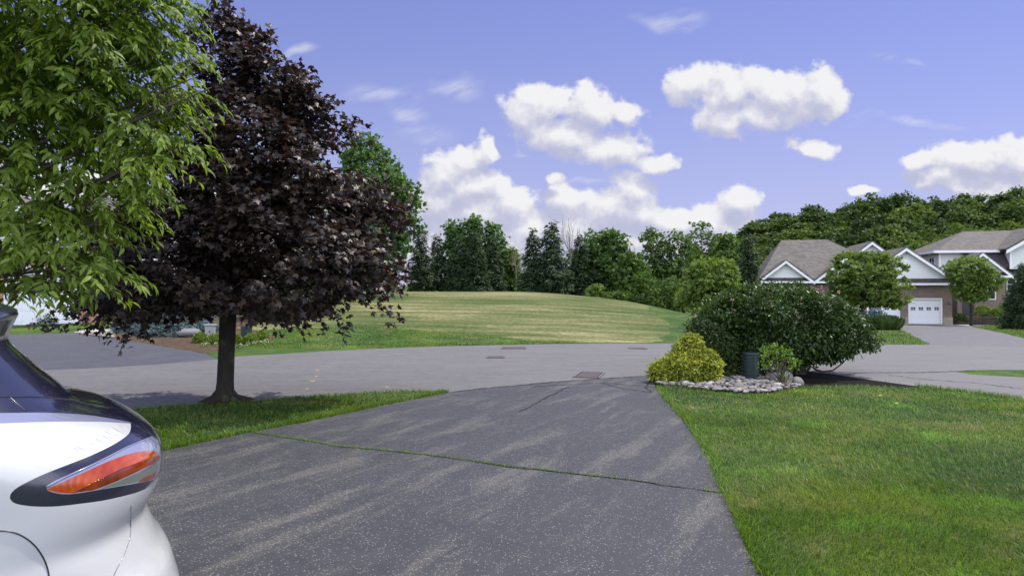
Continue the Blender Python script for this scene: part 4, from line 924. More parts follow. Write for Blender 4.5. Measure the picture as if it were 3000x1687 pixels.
# azalea
ay = G(2300, 1131)[1]; ab = ((2293 - CX) / F * ay, ay, 0)
az = empty('azalea', ab, 0, 'small open azalea with bright green leaf tufts and grey stems in the river stones', 'shrub')
def ap(px, py, d=0): v = W(px, py, ay + d); return np.array((v.x - ab[0], v.y - ab[1], v.z))
tufts = [(2250, 1015), (2262, 1030), (2240, 1040), (2290, 1018), (2305, 1025), (2298, 1045), (2320, 1055), (2328, 1072), (2310, 1080), (2275, 1050), (2258, 1060), (2245, 1075), (2272, 1075), (2300, 1100), (2285, 1032), (2312, 1040), (2238, 1025), (2230, 1068), (2268, 1012), (2330, 1060)]
mb = MB(); Ps, Os = [], []; rg = np.random.default_rng(4)
for i, (px, py) in enumerate(tufts):
    e = ap(px, py, rg.uniform(-.15, .15)); f = np.array((rg.uniform(-.02, .02), 0, 0)); m1 = f * .4 + e * .4 + np.array((rg.uniform(-.06, .06), 0, .02)); mb.tube([f, f * .7 + m1 * .3, m1, e], [.013, .011, .008, .004], 6, False)
    n = 30; Ps.append(e + rg.normal(0, 1, (n, 3)) * np.array([.048, .048, .022])); Os.append(nrm(rg.normal(0, 1, (n, 3)) + np.array([0, 0, .4])))
mb.build('stems', M['bark2'], az, True); P, O = np.concatenate(Ps), np.concatenate(Os); N, D = orient(O, rg, .8, .3, .4, 0); leaves('crown', P, N, D, .045, 'oval', M['azalea_leaf'], az, rg)

# ------------------------------------------------------------------ street maple
mx, my = G(658, 1180); mz = 0.0
R0 = [(8, 590, 636), (40, 565, 690), (90, 556, 755), (150, 545, 815), (220, 520, 900), (300, 490, 995), (380, 450, 1045), (460, 410, 1095), (540, 360, 1130), (620, 310, 1140), (700, 250, 1185), (760, 200, 1195), (820, 160, 1190), (865, 150, 1150), (900, 220, 1090), (925, 320, 1010)]
mroot = empty('red_maple', (mx, my, 0), 0, 'dark purple-leaved maple with a straight dark trunk on the grass verge', 'tree')
rg = np.random.default_rng(21); rows = rows_px(R0, 658, my, 0)
C, O = profile(rows, 1150, rg, .56, .8, .15, 3.0, 5)
k = lump(C, 3.8, 9) > -0.27; C, O = C[k], O[k]
P, O2 = clumped(C, O, 34, .115, rg, .5); 
# no foliage low around the trunk
k = ~((P[:, 2] < 1.12) | ((P[:, 2] < 1.32) & (np.abs(P[:, 0]) < .5)))
P, O2 = P[k], O2[k]
ex = np.array([W(a, b, my + d) for a, b, d in ((375, 975, -.2), (345, 998, -.3), (300, 965, 0), (250, 950, 0), (200, 945, .1), (140, 955, .1), (1010, 950, 0), (995, 975, -.1), (950, 950, 0), (880, 965, 0), (800, 950, .2), (430, 975, .2), (1110, 905, 0), (1135, 925, .1), (500, 955, .3))]) - np.array([mx, my, 0])
Pe, Oe = clumped(ex, nrm(ex * np.array([1, 1, 0]) + .01), 16, .085, rg, .8); P = np.vstack([P, Pe]); O2 = np.vstack([O2, Oe])
N, D = orient(O2, rg, .95, .45, .42, .45); leaves('crown', P, N, D, .092, 'maple', M['maple_leaf'], mroot, rg)
mb = MB(); mb.tube([(-.02, 0, -.1), (-.01, 0, 0.02), (0, 0, .1), (.01, 0, .3), (.03, 0, .8), (.05, 0, 1.3), (.04, 0, 2.2), (.0, 0, 3.2), (-.15, 0, 4.3), (-.22, 0, 5.3)], [.23, .18, .135, .118, .112, .118, .09, .07, .035, .01], 14)
for i in range(9):
    a = i * .7 + .2; c, s = math.cos(a), math.sin(a); L = .42 + .16 * math.sin(i * 2.3); mb.tube([(c * .05, s * .05, .16), (c * .17, s * .17, .055), (c * L, s * L, -.03)], [.08, .055, .018], 7, False)
limbs(mb, (.03, 0, 0), (-.2, 0, 5.2), C, rg, 130, .05, .02, .28)
mb.build('trunk', M['bark'], mroot, True)

# ------------------------------------------------------------------ near green tree at left
nroot = empty('cherry_tree', (-5.6, 6.5, 0), 0, 'near bright green tree with long drooping pointed leaves filling the upper left', 'tree'); rg = np.random.default_rng(31)
LB = [(80, 80, 6.4, .95), (300, 40, 6.5, .62), (420, 30, 6.5, .28), (300, 190, 6.3, .55), (450, 170, 6.4, .28), (470, 270, 6.3, .26), (520, 300, 6.2, .12), (390, 380, 6.3, .38), (500, 440, 6.3, .20), (400, 490, 6.2, .24), (160, 400, 6.6, .8), (230, 560, 6.3, .40), (340, 560, 6.2, .22), (80, 640, 6.3, .5),
      (20, 800, 6.0, .30), (170, 680, 6.2, .40), (260, 730, 6.1, .18), (140, 790, 6.0, .28), (250, 800, 6.0, .16), (90, 850, 6.0, .16), (290, 650, 6.2, .18), (0, 300, 6.7, .9), (-300, 200, 6.3, 1.3), (-250, 650, 6.4, 1.0), (-500, -100, 6.6, 1.4), (-100, -300, 6.5, 1.3), (300, -250, 6.6, 1.0), (-600, 400, 6.5, 1.2), (-900, 100, 6.4, 1.3), (-900, 600, 6.6, 1.0), (-400, -600, 6.4, 1.2), (-300, 300, 7.8, 1.2), (-700, 0, 8, 1.3), (50, 200, 7.4, .8)]
ctr = np.array([W(a, b, c) for a, b, c, r in LB]) - np.array([-5.6, 6.5, 0]); rad = np.array([l[3] for l in LB]); n = 3000
vis = np.array([1.5 if l[0] > -150 else .55 for l in LB]); pr = rad ** 2.1 * vis; pr /= pr.sum(); li = rg.choice(len(LB), n, p=pr)
O = nrm(rg.normal(0, 1, (n, 3))); C = ctr[li] + O * (rad[li] * (1 - .6 * rg.uniform(0, 1, n) ** 1.3))[:, None] * np.array([1, .9, .85])
k = lump(C, 3.4, 15) > -.55; C, O = C[k], O[k]; n = len(C)
# each twig: leaves strung along an outward, drooping shoot
hz_ = nrm(np.column_stack([O[:, 0] + .35 + rg.normal(0, .35, n), O[:, 1] * .6 - .1 + rg.normal(0, .35, n), np.zeros(n)])); per = 20; t = np.linspace(0, 1, per)
Lt = rg.uniform(.22, .42, n)
P = C[:, None, :] + hz_[:, None, :] * (Lt[:, None] * t)[..., None]; P[..., 2] += (Lt[:, None] * (.12 * t - .55 * t ** 2)); P += rg.normal(0, .018, P.shape)
side = np.cross(hz_, [0, 0, 1]); sg = np.where(np.arange(per) % 2, 1, -1)
D = hz_[:, None, :] * .75 + side[:, None, :] * sg[None, :, None] * .65 + np.array([0, 0, -1.0]) * (.35 + .5 * t[None, :, None]) + rg.normal(0, .25, P.shape)
N = np.array([0, 0, .8]) + hz_[:, None, :] * .5 + rg.normal(0, .4, P.shape)
P, D, N = P.reshape(-1, 3), D.reshape(-1, 3), N.reshape(-1, 3); leaves('crown', P, N, D, .103, 'lance', M['near_leaf'], nroot, rg)
mb = MB(); mb.tube([(0, 0, -.1), (0, 0, .15), (.05, 0, 1.5), (0, .05, 3), (.2, 0, 5), (.3, 0, 6.5)], [.26, .18, .15, .12, .06, .02], 12)
for i in range(len(LB)):
    c = ctr[i]; z0 = max(1.2, c[2] - .6 - .3 * abs(c[0])) if c[2] < 5 else 3.2; s = np.array([.05, 0, min(z0, 4.5)]); m_ = (s * .45 + c * .55) + np.array([0, 0, .18]); mb.tube([s, m_, c, c + (c - m_) * .25], [.030, .018, .010, .004], 6, False)
    near = np.argsort(np.linalg.norm(C - c, axis=1))[:8]
    for j in near: mb.tube([c + (m_ - c) * rg.uniform(0, .6), (c + C[j]) / 2 + np.array([0, 0, .04]), C[j]], [.007, .005, .003], 4, False)
mb.build('trunk', M['bark2'], nroot, True)

# ------------------------------------------------------------------ trees beyond the mound
def at(px, Z): return ((px - CX) / F * Z, Z, Hf((px - CX) / F * Z, Z))
def bl(px, Z, rows, label, lm='tree_leaf', seed=1, name='leafy_tree', **kw):
    x, y, z = at(px, Z); R = rows_px(rows, px, Z, z); hgt = max(r[0] for r in R)
    a = dict(kind='clump', size=.30, clumps=260, per=13, sig=.27, depth=.9, trunk_r=.10, shell=.6, lumps=.16, lsc=2.2, nl=22); a.update(kw)
    return broadleaf(name, (x, y, z), R, label, 'tree', M[lm], M['bark'], seed=seed, **a)
bl(1150, 50, [(392, 1040, 1085), (430, 1020, 1120), (480, 1000, 1150), (520, 1000, 1195), (560, 1000, 1212), (620, 1000, 1226), (680, 1010, 1215), (760, 1020, 1180), (850, 1060, 1150)], 'tall bright green poplar rising behind the right side of the dark maple', 'poplar_leaf', 41, 'poplar_tree', clumps=800, per=14, size=.24, sig=.22, shell=.5)
bl(900, 58, [(480, 840, 960), (600, 760, 1040), (720, 740, 1060), (860, 780, 1040)], 'green tree mostly hidden behind the dark maple crown', 'poplar_leaf', 42, 'poplar_tree', clumps=300)
bl(520, 60, [(560, 460, 600), (680, 400, 660), (800, 380, 680), (870, 420, 640)], 'green tree glimpsed through the maple above the left house', 'tree_leaf', 43, clumps=260)
sp = [(1235, 57, 662, 40, 'narrow dark spruce, first to the right of the tall poplar'), (1281, 59, 684, 36, 'shorter spruce, second to the right of the tall poplar'), (1347, 55, 694, 42, 'dark spruce standing in front of the first poplar clump'),
      (1393, 55, 668, 42, 'taller dark spruce in front of the twin poplar tops'), (1445, 57, 688, 36, 'dark spruce at the right end of the poplar group'), (1562, 52, 665, 42, 'open-topped spruce left of the tallest spruce, behind the mound'),
      (1616, 52, 645, 54, 'tallest pointed spruce behind the middle of the mound'), (1700, 54, 684, 40, 'dark spruce just right of the bare dead tree')]
for i, (px, Z, top, hw, lab) in enumerate(sp):
    x, y, z = at(px, Z); h = CAMH - (top - CY) / F * Z - z
    conifer('spruce_tree', (x, y, z), h, hw / F * Z * 1.12, lab, 'tree', M['spruce'], seed=60 + i, tiers=int(h * 5.0), group='spruces behind the mound', size=.30, dens=1.2, power=.7)
for px, Z, rows, lab, lm in [
    (1330, 60, [(652, 1310, 1345), (680, 1305, 1360), (740, 1300, 1372), (850, 1300, 1370)], 'left poplar of the three pale topped poplars behind the spruces', 'poplar_leaf'),
    (1385, 60, [(636, 1368, 1402), (665, 1355, 1412), (740, 1350, 1420), (850, 1350, 1420)], 'tallest middle poplar of the group behind the spruces', 'poplar_leaf'),
    (1447, 60, [(655, 1430, 1458), (690, 1420, 1470), (740, 1415, 1478), (850, 1420, 1480)], 'right poplar of the group, with a yellowish patch', 'poplar_leaf'),
    (1490, 61, [(732, 1480, 1505), (760, 1465, 1520), (860, 1465, 1525)], 'low pale green tree in the gap between the two spruce groups', 'bright_leaf'),
    (1752, 56, [(678, 1725, 1765), (710, 1712, 1795), (760, 1700, 1800), (870, 1700, 1790)], 'rounded green tree left of centre in the clump right of the bare tree', 'poplar_leaf'),
    (1800, 55, [(670, 1780, 1812), (700, 1755, 1832), (760, 1745, 1850), (880, 1750, 1850)], 'highest green tree in the clump right of the bare tree', 'poplar_leaf'),
    (1850, 52, [(740, 1830, 1860), (780, 1810, 1890), (840, 1800, 1900), (905, 1815, 1895)], 'dark rounded tree at the right foot of the mound', 'tree_leaf'),
    (1912, 60, [(668, 1895, 1925), (700, 1885, 1945), (760, 1880, 1955), (870, 1890, 1950)], 'slim airy tree with sky showing through, left of the broad airy one', 'tree_leaf'),
    (1985, 60, [(680, 1960, 2010), (720, 1945, 2040), (780, 1945, 2050), (880, 1960, 2040)], 'broad airy green tree with sky showing through near its foot', 'tree_leaf'),
    (2055, 62, [(652, 2035, 2070), (690, 2015, 2090), (750, 2000, 2110), (880, 2010, 2110)], 'taller airy tree behind the yellow-green roadside tree', 'tree_leaf'),
    (2120, 64, [(690, 2090, 2150), (740, 2080, 2180), (860, 2090, 2180)], 'green tree just left of the dark spruce by the brick house', 'tree_leaf'),
    (1700, 58, [(740, 1670, 1730), (790, 1655, 1745), (860, 1650, 1750)], 'green scrubby tree below the bare dead tree', 'tree_leaf')]:
    airy = px in (1912, 1985, 2055)
    bl(px, Z, rows, lab, lm, 100 + px, group='leafy trees behind the mound', clumps=230 if not airy else 190, per=13 if not airy else 9, holes=.12 if airy else 0.0, lumps=.26, lsc=2.6, shell=.8, size=.25, sig=.22)
bl(2083, 41, [(762, 2060, 2130), (790, 2020, 2150), (820, 2005, 2165), (860, 2000, 2165), (890, 2020, 2140)], 'small yellow-green spreading tree behind the big bush, left of the house', 'bright_leaf', 71, clumps=230, per=16, size=.20, sig=.16, shell=.6, trunk_r=.06, lumps=.2, depth=.8)
for px, Z, rows, lab, lm in [(1745, 48.5, [(838, 1735, 1755), (860, 1725, 1765), (880, 1722, 1770)], 'bright green shrub on the right shoulder of the mound', 'bright_leaf'),
                             (1795, 48, [(856, 1775, 1815), (885, 1760, 1835), (905, 1760, 1840)], 'low green shrub at the right shoulder of the mound', 'tree_leaf'),
                             (1880, 49, [(800, 1860, 1900), (850, 1840, 1925), (905, 1840, 1925)], 'dark thicket shrub at the foot of the mound trees', 'tree_leaf'),
                             (1960, 50, [(820, 1930, 1990), (860, 1915, 2010), (908, 1915, 2015)], 'tangled brown-green brush below the airy trees', 'tree_leaf'),
                             (2030, 47, [(848, 2000, 2050), (880, 1985, 2080), (912, 1985, 2090)], 'low bush left of the big flowering bush, on the far lawn', 'bright_leaf')]:
    bl(px, Z, rows, lab, lm, 300 + px, 'shrub', clumps=90, per=14, size=.18, sig=.16, trunk_r=.03, nl=10)['category'] = 'shrub'
x, y, z = at(2190, 45); conifer('spruce_tree', (x, y, z), CAMH - (684 - CY) / F * 45 - z, 1.35, 'slim dark bluish spruce at the left end of the brick house', 'tree', M['spruce'], seed=91, tiers=34, size=.24, dens=1.5, power=.8)
# bare dead tree
x, y, z = at(1672, 56); dt = empty('bare_tree', (x, y, z), 0, 'leafless dead tree of thin upright twigs between the spruces', 'tree'); mb = MB(); rg = np.random.default_rng(2); top = CAMH - (630 - CY) / F * 56 - z
mb.tube([(0, 0, 0), (0, 0, top * .5), (.05, 0, top * .62)], [.09, .06, .04], 6); mb.build('trunk', M['twig'], dt, True); mb = MB()
for i in range(16):
    a = rg.uniform(0, 6.28); s0 = top * rg.uniform(.45, .62); sp_ = rg.uniform(.25, .8); tt = top * rg.uniform(.78, 1); mb.tube([(0, 0, s0), (math.cos(a) * sp_, math.sin(a) * sp_, s0 + (tt - s0) * .5), (math.cos(a) * sp_ * 1.1 + rg.normal(0, .1), math.sin(a) * sp_, tt)], [.03, .02, .008], 4, False)
    for k in range(3): f = rg.uniform(.3, .9); q = np.array([math.cos(a) * sp_, math.sin(a) * sp_, s0 + (tt - s0) * f]); mb.tube([q, q + np.array([rg.normal(0, .2), rg.normal(0, .2), rg.uniform(.3, .8)])], [.012, .005], 4, False)
mb.build('branches', M['twig'], dt, True)
for px, tp in ((1845, 700), (1285, 672), (1512, 715)):
    x, y, z = at(px, 60); c = copy_tree(dt, (x, y, z), ((CAMH - (tp - CY) / F * 60 - z) / top), px, 'thin bare grey twigs sticking up ' + {1845: 'between the green clump and the airy trees', 1285: 'above the second spruce', 1512: 'left of the open-topped spruce'}[px])

# ------------------------------------------------------------------ wood on the rising ground at right
protos = []
NR = [[(0.12, -.25, .25), (.25, -.42, .42), (.45, -.5, .5), (.65, -.48, .48), (.82, -.40, .36), (.93, -.26, .2), (1.0, -.08, .1)],
      [(0.1, -.3, .28), (.3, -.5, .46), (.55, -.46, .5), (.75, -.42, .46), (.9, -.22, .34), (1.0, -.0, .16)],
      [(0.1, -.2, .2), (.35, -.38, .4), (.6, -.46, .42), (.8, -.40, .36), (.93, -.3, .16), (1.0, -.16, .02)]]
rg = np.random.default_rng(77); cnt = 0
spots = []
for Z, x0_, x1_, stp in ((80, 2140, 3075, 84), (92, 2180, 3075, 90), (106, 2230, 3075, 88), (121, 2300, 3075, 84)):
    for px in np.arange(x0_, x1_, stp): spots.append((px + rg.uniform(-18, 18), Z + rg.uniform(-3, 3)))
sky = [(2100, 700), (2180, 640), (2240, 612), (2330, 615), (2380, 592), (2450, 602), (2500, 575), (2560, 560), (2620, 560), (2700, 572), (2780, 568), (2850, 545), (2900, 570), (3000, 535), (3300, 530)]
sx, sy = zip(*sky)
words = ['pale green', 'dark green', 'olive green', 'mid green']
LABN = {}
for i, (px, Z) in enumerate(spots):
    x, y, z = at(px, Z); row = 0 if Z < 86 else 1 if Z < 99 else 2 if Z < 113 else 3
    top = np.interp(px, sx, sy) + (95, 55, 22, 4)[row] + rg.uniform(-8, 14); h = max(5, CAMH - (top - CY) / F * Z - z); w = rg.uniform(5.0, 7.6)
    zone = ['left of the brick house roof', 'behind the left slope of the brick house roof', 'above the ridge of the brick house', 'behind the round-headed tree', 'above the right garage gable', 'between the two houses', 'above the left end of the white house ridge', 'above the white house at the right edge'][int(np.searchsorted([2225, 2300, 2440, 2590, 2715, 2800, 2930], px))]
    lab = ('front', 'second', 'third', 'topmost')[row] + ' row forest tree ' + zone
    LABN[lab] = LABN.get(lab, 0) + 1
    if LABN[lab] > 1: lab += ', ' + ('', '', 'right hand one', 'rightmost one', 'far right one')[LABN[lab]]
    if i < 4:
        r = empty('forest_tree', (x, y, z), 0, lab, 'tree', 'trees of the wooded slope, row %d' % (row + 1))
        rr = np.random.default_rng(900 + i); R = [(a * 9.0, b * 6.2, c * 6.2) for a, b, c in NR[i % 3]]
        C, O = profile(R, 430, rr, .95, .5, .40, 1.1, 900 + i); P, O2 = clumped(C, O, 15, .30, rr, .55); N, D = orient(O2, rr, .7, .5, .5, .2)
        cr = rr.uniform(0, 1, len(C)); rnd = np.clip(np.repeat(cr, 15) * .5 + rr.uniform(0, 1, len(P)) * .5, 0, 1)
        leaves('crown', P, N, D, .34, 'clump', M['wood_leaf'], r, rr, rnd)
        mb = MB(); mb.tube([(0, 0, -.5), (0, 0, 3), (.1, 0, 7.5)], [.2, .15, .04], 8); limbs(mb, (0, 0, 0), (.1, 0, 7.5), C, rr, 20, .09); mb.build('trunk', M['bark'], r, True)
        protos.append(r); r.scale = (w / 6, w / 6, h / 9); 
    else:
        p = protos[int(rg.integers(0, 4))]; copy_tree(p, (x, y, z), (w / 6, w / 6, h / 9), rg.uniform(0, 6), lab, 'trees of the wooded slope, row %d' % (row + 1))
# distant ridge
n = 60; X = np.linspace(-5200, 5200, n); mb = MB()
hh_ = 55 + 30 * np.sin(X / 900) + 18 * np.sin(X / 310 + 1)
for i in range(n - 1):
    mb.poly([(X[i], 4800, -40), (X[i + 1], 4800, -40), (X[i + 1], 5200, hh_[i + 1]), (X[i], 5200, hh_[i])]); mb.poly([(X[i], 5200, hh_[i]), (X[i + 1], 5200, hh_[i + 1]), (X[i + 1], 6500, -40), (X[i], 6500, -40)])
tag(mb.build('hills', M['lawn']), 'low wooded ridge on the horizon', kind='structure')

# ------------------------------------------------------------------ trees and shrubs around the right house
bl(2523, 46, [(740, 2480, 2575), (758, 2448, 2610), (790, 2430, 2625), (830, 2430, 2632), (862, 2440, 2640), (885, 2480, 2645), (898, 2540, 2635)], 'round-headed light green tree standing before the brick house, hiding its left garage door', 'bright_leaf', 51, 'ornamental_tree', clumps=620, per=16, size=.17, sig=.14, shell=.5, trunk_r=.15, lumps=.24, lsc=3.2, depth=.85, flat=.35)
bl(2845, 54, [(758, 2805, 2870), (778, 2782, 2895), (808, 2778, 2912), (835, 2798, 2912), (862, 2808, 2900), (880, 2822, 2875)], 'small light green tree in front of the white house, left of the dark evergreen', 'bright_leaf', 52, 'ornamental_tree', clumps=330, per=14, size=.19, sig=.16, shell=.6, trunk_r=.10, lumps=.22, lsc=2.4)
x, y, z = at(3012, 44); conifer('evergreen_shrub', (x, y, z), CAMH - (768 - CY) / F * 44 - z, 1.45, 'dense dark conical evergreen at the right edge of the picture', 'evergreen', M['spruce'], seed=92, tiers=40, size=.18, dens=2.0, power=.5, z0=.1)
def mound_shrub(px, py, w, h, label, lm='box_leaf', Z=None, group=None, seed=1, n=420, size=.05, name='round_shrub', kind='oval'):
    if Z is None: x, y = G(px, py)
    else: x, y = (px - CX) / F * Z, Z
    z = Hf(x, y); z = z if Z is None else CAMH - (py - CY) / F * Z; rr = np.random.default_rng(seed); r = empty(name, (x, y, z), 0, label, 'shrub', group)
    O = nrm(rr.normal(0, 1, (n, 3))); O[:, 2] = np.abs(O[:, 2]) * 1.0 - .12; P = O * np.array([w / 2, w / 2, h]) * (1 + .06 * lump(O * 2, 3, seed))[:, None] * rr.uniform(.9, 1.0, (n, 1)); P, O2 = clumped(P, O, 6, size * .5, rr, .8)
    N, D = orient(O2, rr, .2, 1.0, .4, -.3); leaves('crown', P, N, D, size, kind, M[lm], r, rr)
    mb = MB(); 
    for k in range(5): a = k * 1.3; mb.tube([(0, 0, -.03), (math.cos(a) * w * .2, math.sin(a) * w * .2, h * .5), (math.cos(a) * w * .32, math.sin(a) * w * .32, h * .8)], [.02, .015, .006], 5)
    mb.build('trunk', M['bark2'], r); return r
g1 = 'clipped round shrubs by the stone wall'; g2 = 'small round shrubs across the street'
mound_shrub(2880, 924, 1.35, .85, 'left of the clipped yellow-green domes behind the stone wall', Z=58, group=g1, seed=1, size=.10)
mound_shrub(2942, 922, 1.25, .9, 'upper right clipped yellow-green dome behind the stone wall', Z=59.5, group=g1, seed=2, size=.10)
mound_shrub(2925, 930, 1.35, .8, 'middle clipped yellow-green dome overhanging the stone wall', Z=57.2, group=g1, seed=3, size=.10)
mound_shrub(2888, 931, .85, .35, 'small low dark green shrub tucked under the left clipped dome', 'bush_leaf', Z=57, seed=4, size=.08)
mound_shrub(2811, 938, 1.2, .5, 'low grey-green shrub right of the brick garage corner', 'juniper_leaf', Z=57.6, seed=6, size=.1)
for i, (px, py, w, h, lab) in enumerate([(587, 1004, .50, .36, 'leftmost round yellow-green shrub, right of the grey boulder'), (628, 1008, .50, .34, 'round yellow-green shrub just left of the maple trunk'), (693, 1008, .42, .34, 'round shrub just right of the maple trunk'),
                                         (735, 1007, .46, .36, 'round yellow-green shrub in front of the far green drum'), (765, 999, .54, .40, 'rightmost and largest of the round shrubs across the street')]):
    mound_shrub(px, py, w * .82, h * .85, lab, group=g2, seed=20 + i, n=380, size=.05)
mound_shrub(2560, 958, 1.8, 1.1, 'blue-green spreading juniper at the foot of the round-headed tree', 'blue_spruce', Z=44, seed=31, n=400, size=.16, name='juniper', kind='spray')
mound_shrub(150, 963, 1.3, .95, 'dark green shrub beside the left garage door', 'bush_leaf', Z=28.0, seed=32, n=400, size=.08)
mound_shrub(190, 965, 1.0, 1.0, 'green shrub near the left house entrance', 'tree_leaf', Z=28.4, seed=33, n=400, size=.08)
mound_shrub(405, 955, 1.7, 1.3, 'yellow leaved shrub against the red brick wall', 'gold_leaf', Z=29.0, seed=34, n=500, size=.09)
mound_shrub(520, 985, 2.6, .95, 'low wide blue spruce behind the grey boulder', 'blue_spruce', Z=24.8, seed=35, n=1000, size=.13, name='blue_spruce', kind='spray')
mound_shrub(420, 980, 2.0, .9, 'low blue-green spruce left of the wide one on the mulch', 'blue_spruce', Z=25.5, seed=36, n=800, size=.13, name='blue_spruce', kind='spray')
mound_shrub(345, 978, 1.3, .9, 'green leafy shrub at the pebbles by the left driveway', 'box_leaf', Z=26.2, seed=37, n=500, size=.08)
x, y, z = at(850, 29); conifer('spruce_tree', (x, y, z), 3.6, 1.5, 'dark full spruce low behind the maple on the lawn across the street', 'tree', M['spruce'], seed=93, tiers=30, size=.2, dens=1.6, power=.7, z0=.1)
x, y, z = at(600, 30); conifer('spruce_tree', (x, y, z), 4.2, 1.6, 'bluish spruce hidden behind the maple trunk near the left house', 'tree', M['blue_spruce'], seed=94, tiers=30, size=.2, dens=1.5, power=.7, z0=.1)
# ornamental grass clump
x, y = G(2595, 968); og = empty('ornamental_grass', (x, y, Hf(x, y)), 0, 'spiky clump of long dark grass at the corner of the right driveway', 'plant'); rr = np.random.default_rng(6); n = 900
th = rr.uniform(0, 6.28, n); r0 = rr.uniform(0, .55, n); a = rr.normal(0, .25, n) + r0; P = np.column_stack([np.cos(th) * r0 * 1.3, np.sin(th) * r0, np.zeros(n)])
D = np.column_stack([np.cos(th) * a, np.sin(th) * a, np.ones(n)]); leaves('blades', P, np.column_stack([np.cos(th), np.sin(th), -a]) , D, .75, 'spray', M['juniper_leaf'], og, rr)
og.children[0].data.transform(Matrix.Diagonal((1, 1, 1, 1)))
# white flowers at the edge of the mulch
for i, (px, py) in enumerate([(595, 1017), (607, 1015), (632, 1015), (705, 1019), (727, 1014), (745, 1012), (752, 1011), (766, 1010), (775, 1009), (782, 1004)]):
    x, y = G(px, py); r = empty('bedding_flower', (x, y, Hf(x, y)), 0, ('leftmost', 'second', 'third', 'fourth', 'fifth', 'sixth', 'seventh', 'eighth', 'ninth', 'rightmost')[i] + ' of the small white bedding flowers edging the mulch, from the left', 'flower', 'white bedding flowers edging the mulch'); rr = np.random.default_rng(i); n = 30
    O = nrm(rr.normal(0, 1, (n, 3)) + np.array([0, 0, .6])); leaves('blossom', O * .04 + np.array([0, 0, .06]), nrm(rr.normal(0, 1, (n, 3))), O, .03, 'oval', M['white_petal'], r, rr); leaves('foliage', O * .04 + np.array([0, 0, .02]), nrm(rr.normal(0, 1, (n, 3))), O, .07, 'oval', M['box_leaf'], r, rr)

# a few yellowed leaves lying on the lawn
rr = np.random.default_rng(44)
for i, (px, py, ww_) in enumerate([(2190, 1166, 'below the river stones'), (2330, 1145, 'by the right end of the stones'), (2335, 1152, 'just under the pale boulder'), (2425, 1166, 'middle of the lawn edge'), (2440, 1163, 'beside another at the lawn edge'), (2510, 1138, 'close to the dark soil'), (2572, 1164, 'brightest yellow, right of the bush shadow'), (2575, 1189, 'farthest into the right lawn'), (2632, 1187, 'right of the deepest one in the lawn'), (2570, 1138, 'by the tip of the dark soil'), (2157, 1185, 'left part of the lawn below the stones')]):
    x, y = G(px, py); o = leaves('fallen_leaf', np.array([[0, 0, .045]]), np.array([[.1, -.6, 1.]]), np.array([[math.cos(i * 2.), math.sin(i * 2.), .2]]), .085, 'oval', M['gold_leaf'], None, rr); o.scale = (.6, .6, .6); o.location = (x, y, Hf(x, y)); tag(o, 'small yellow fallen leaf on the grass, ' + ww_, 'leaf', 'yellow fallen leaves on the lawn')

# ------------------------------------------------------------------ parked car (rear quarter towards the street)
def carpaint(name, c, rough=.25, **kw):
    m, T = mat(name); tc = T.node('ShaderNodeTexCoord').outputs['Object']; n = T.noise(tc, 900, 2)
    prin(T, T.mix(n, tuple(x * .97 for x in c), c), T.mr(T.noise(tc, 6, 4), .3, .7, rough * .9, rough * 1.25), Coat_Weight=1.0, Coat_Roughness=.04, **kw); return m
M['white_car'] = carpaint('pearl white paint', (0.52, 0.52, 0.515), .45)
M['black_car'] = carpaint('dark blue black paint', (0.012, 0.012, 0.030), .25)
M['gloss_black'] = carpaint('black gloss trim', (0.012, 0.012, 0.014), .3)
M['lens_orange'] = carpaint('orange red lens', (0.36, 0.048, 0.005), .3)
M['lens_dark'] = carpaint('dark red lens', (0.13, 0.014, 0.005), .3)
def lensmat(name, a, b):
    m, T = mat(name); tc = T.node('ShaderNodeTexCoord').outputs['Object']; x = T.node('ShaderNodeSeparateXYZ', {0: tc}).outputs[0]
    w = T.math('SINE', T.math('MULTIPLY', x, 520.0)); n = T.noise(tc, 7.0, 3); f = T.math('MULTIPLY_ADD', w, 0.10, T.mr(n, .35, .65))
    prin(T, T.mix(f, a, b), .12, w, .25, .002, Coat_Weight=1.0, Coat_Roughness=.02); return m
M['lens_orange'] = lensmat('orange lens', (0.30, 0.032, 0.004), (0.50, 0.085, 0.008)); M['lens_dark'] = lensmat('deep red lens', (0.12, 0.010, 0.003), (0.26, 0.03, 0.006))
M['lens_clear'] = carpaint('clear smoky lens', (0.13, 0.15, 0.125), .15)
M['lens_edge'] = carpaint('silvery lens edge', (0.22, 0.23, 0.34), .12)  # lamp edge, and the painted sky reflection on the car shoulder
M['rubber'] = simple('tyre rubber', (0.02, 0.02, 0.02), .8)
M['alloy'] = simple('alloy rim', (0.5, 0.5, 0.52), .3, Metallic=.8)
CA = math.radians(35); CO = np.array([-1.17, 2.42]); fv = np.array([-math.cos(CA), -math.sin(CA)]); nv = np.array([-math.sin(CA), math.cos(CA)]); HWc = .90; LEN = 4.35
zt = np.array([.22, .30, .45, .59, .66, .74, .80, .88, .94, .98, 1.03, 1.08, 1.13, 1.18, 1.21, 1.25, 1.32, 1.39, 1.45, 1.49, 1.53, 1.57, 1.60])
bt = np.interp(zt, [.22, .45, .60, .72, .92, 1.05, 1.125, 1.155, 1.175, 1.25, 1.45, 1.53, 1.57, 1.60], [.10, .035, .015, .0, .012, .012, .014, .035, .085, .115, .215, .26, .34, .48])
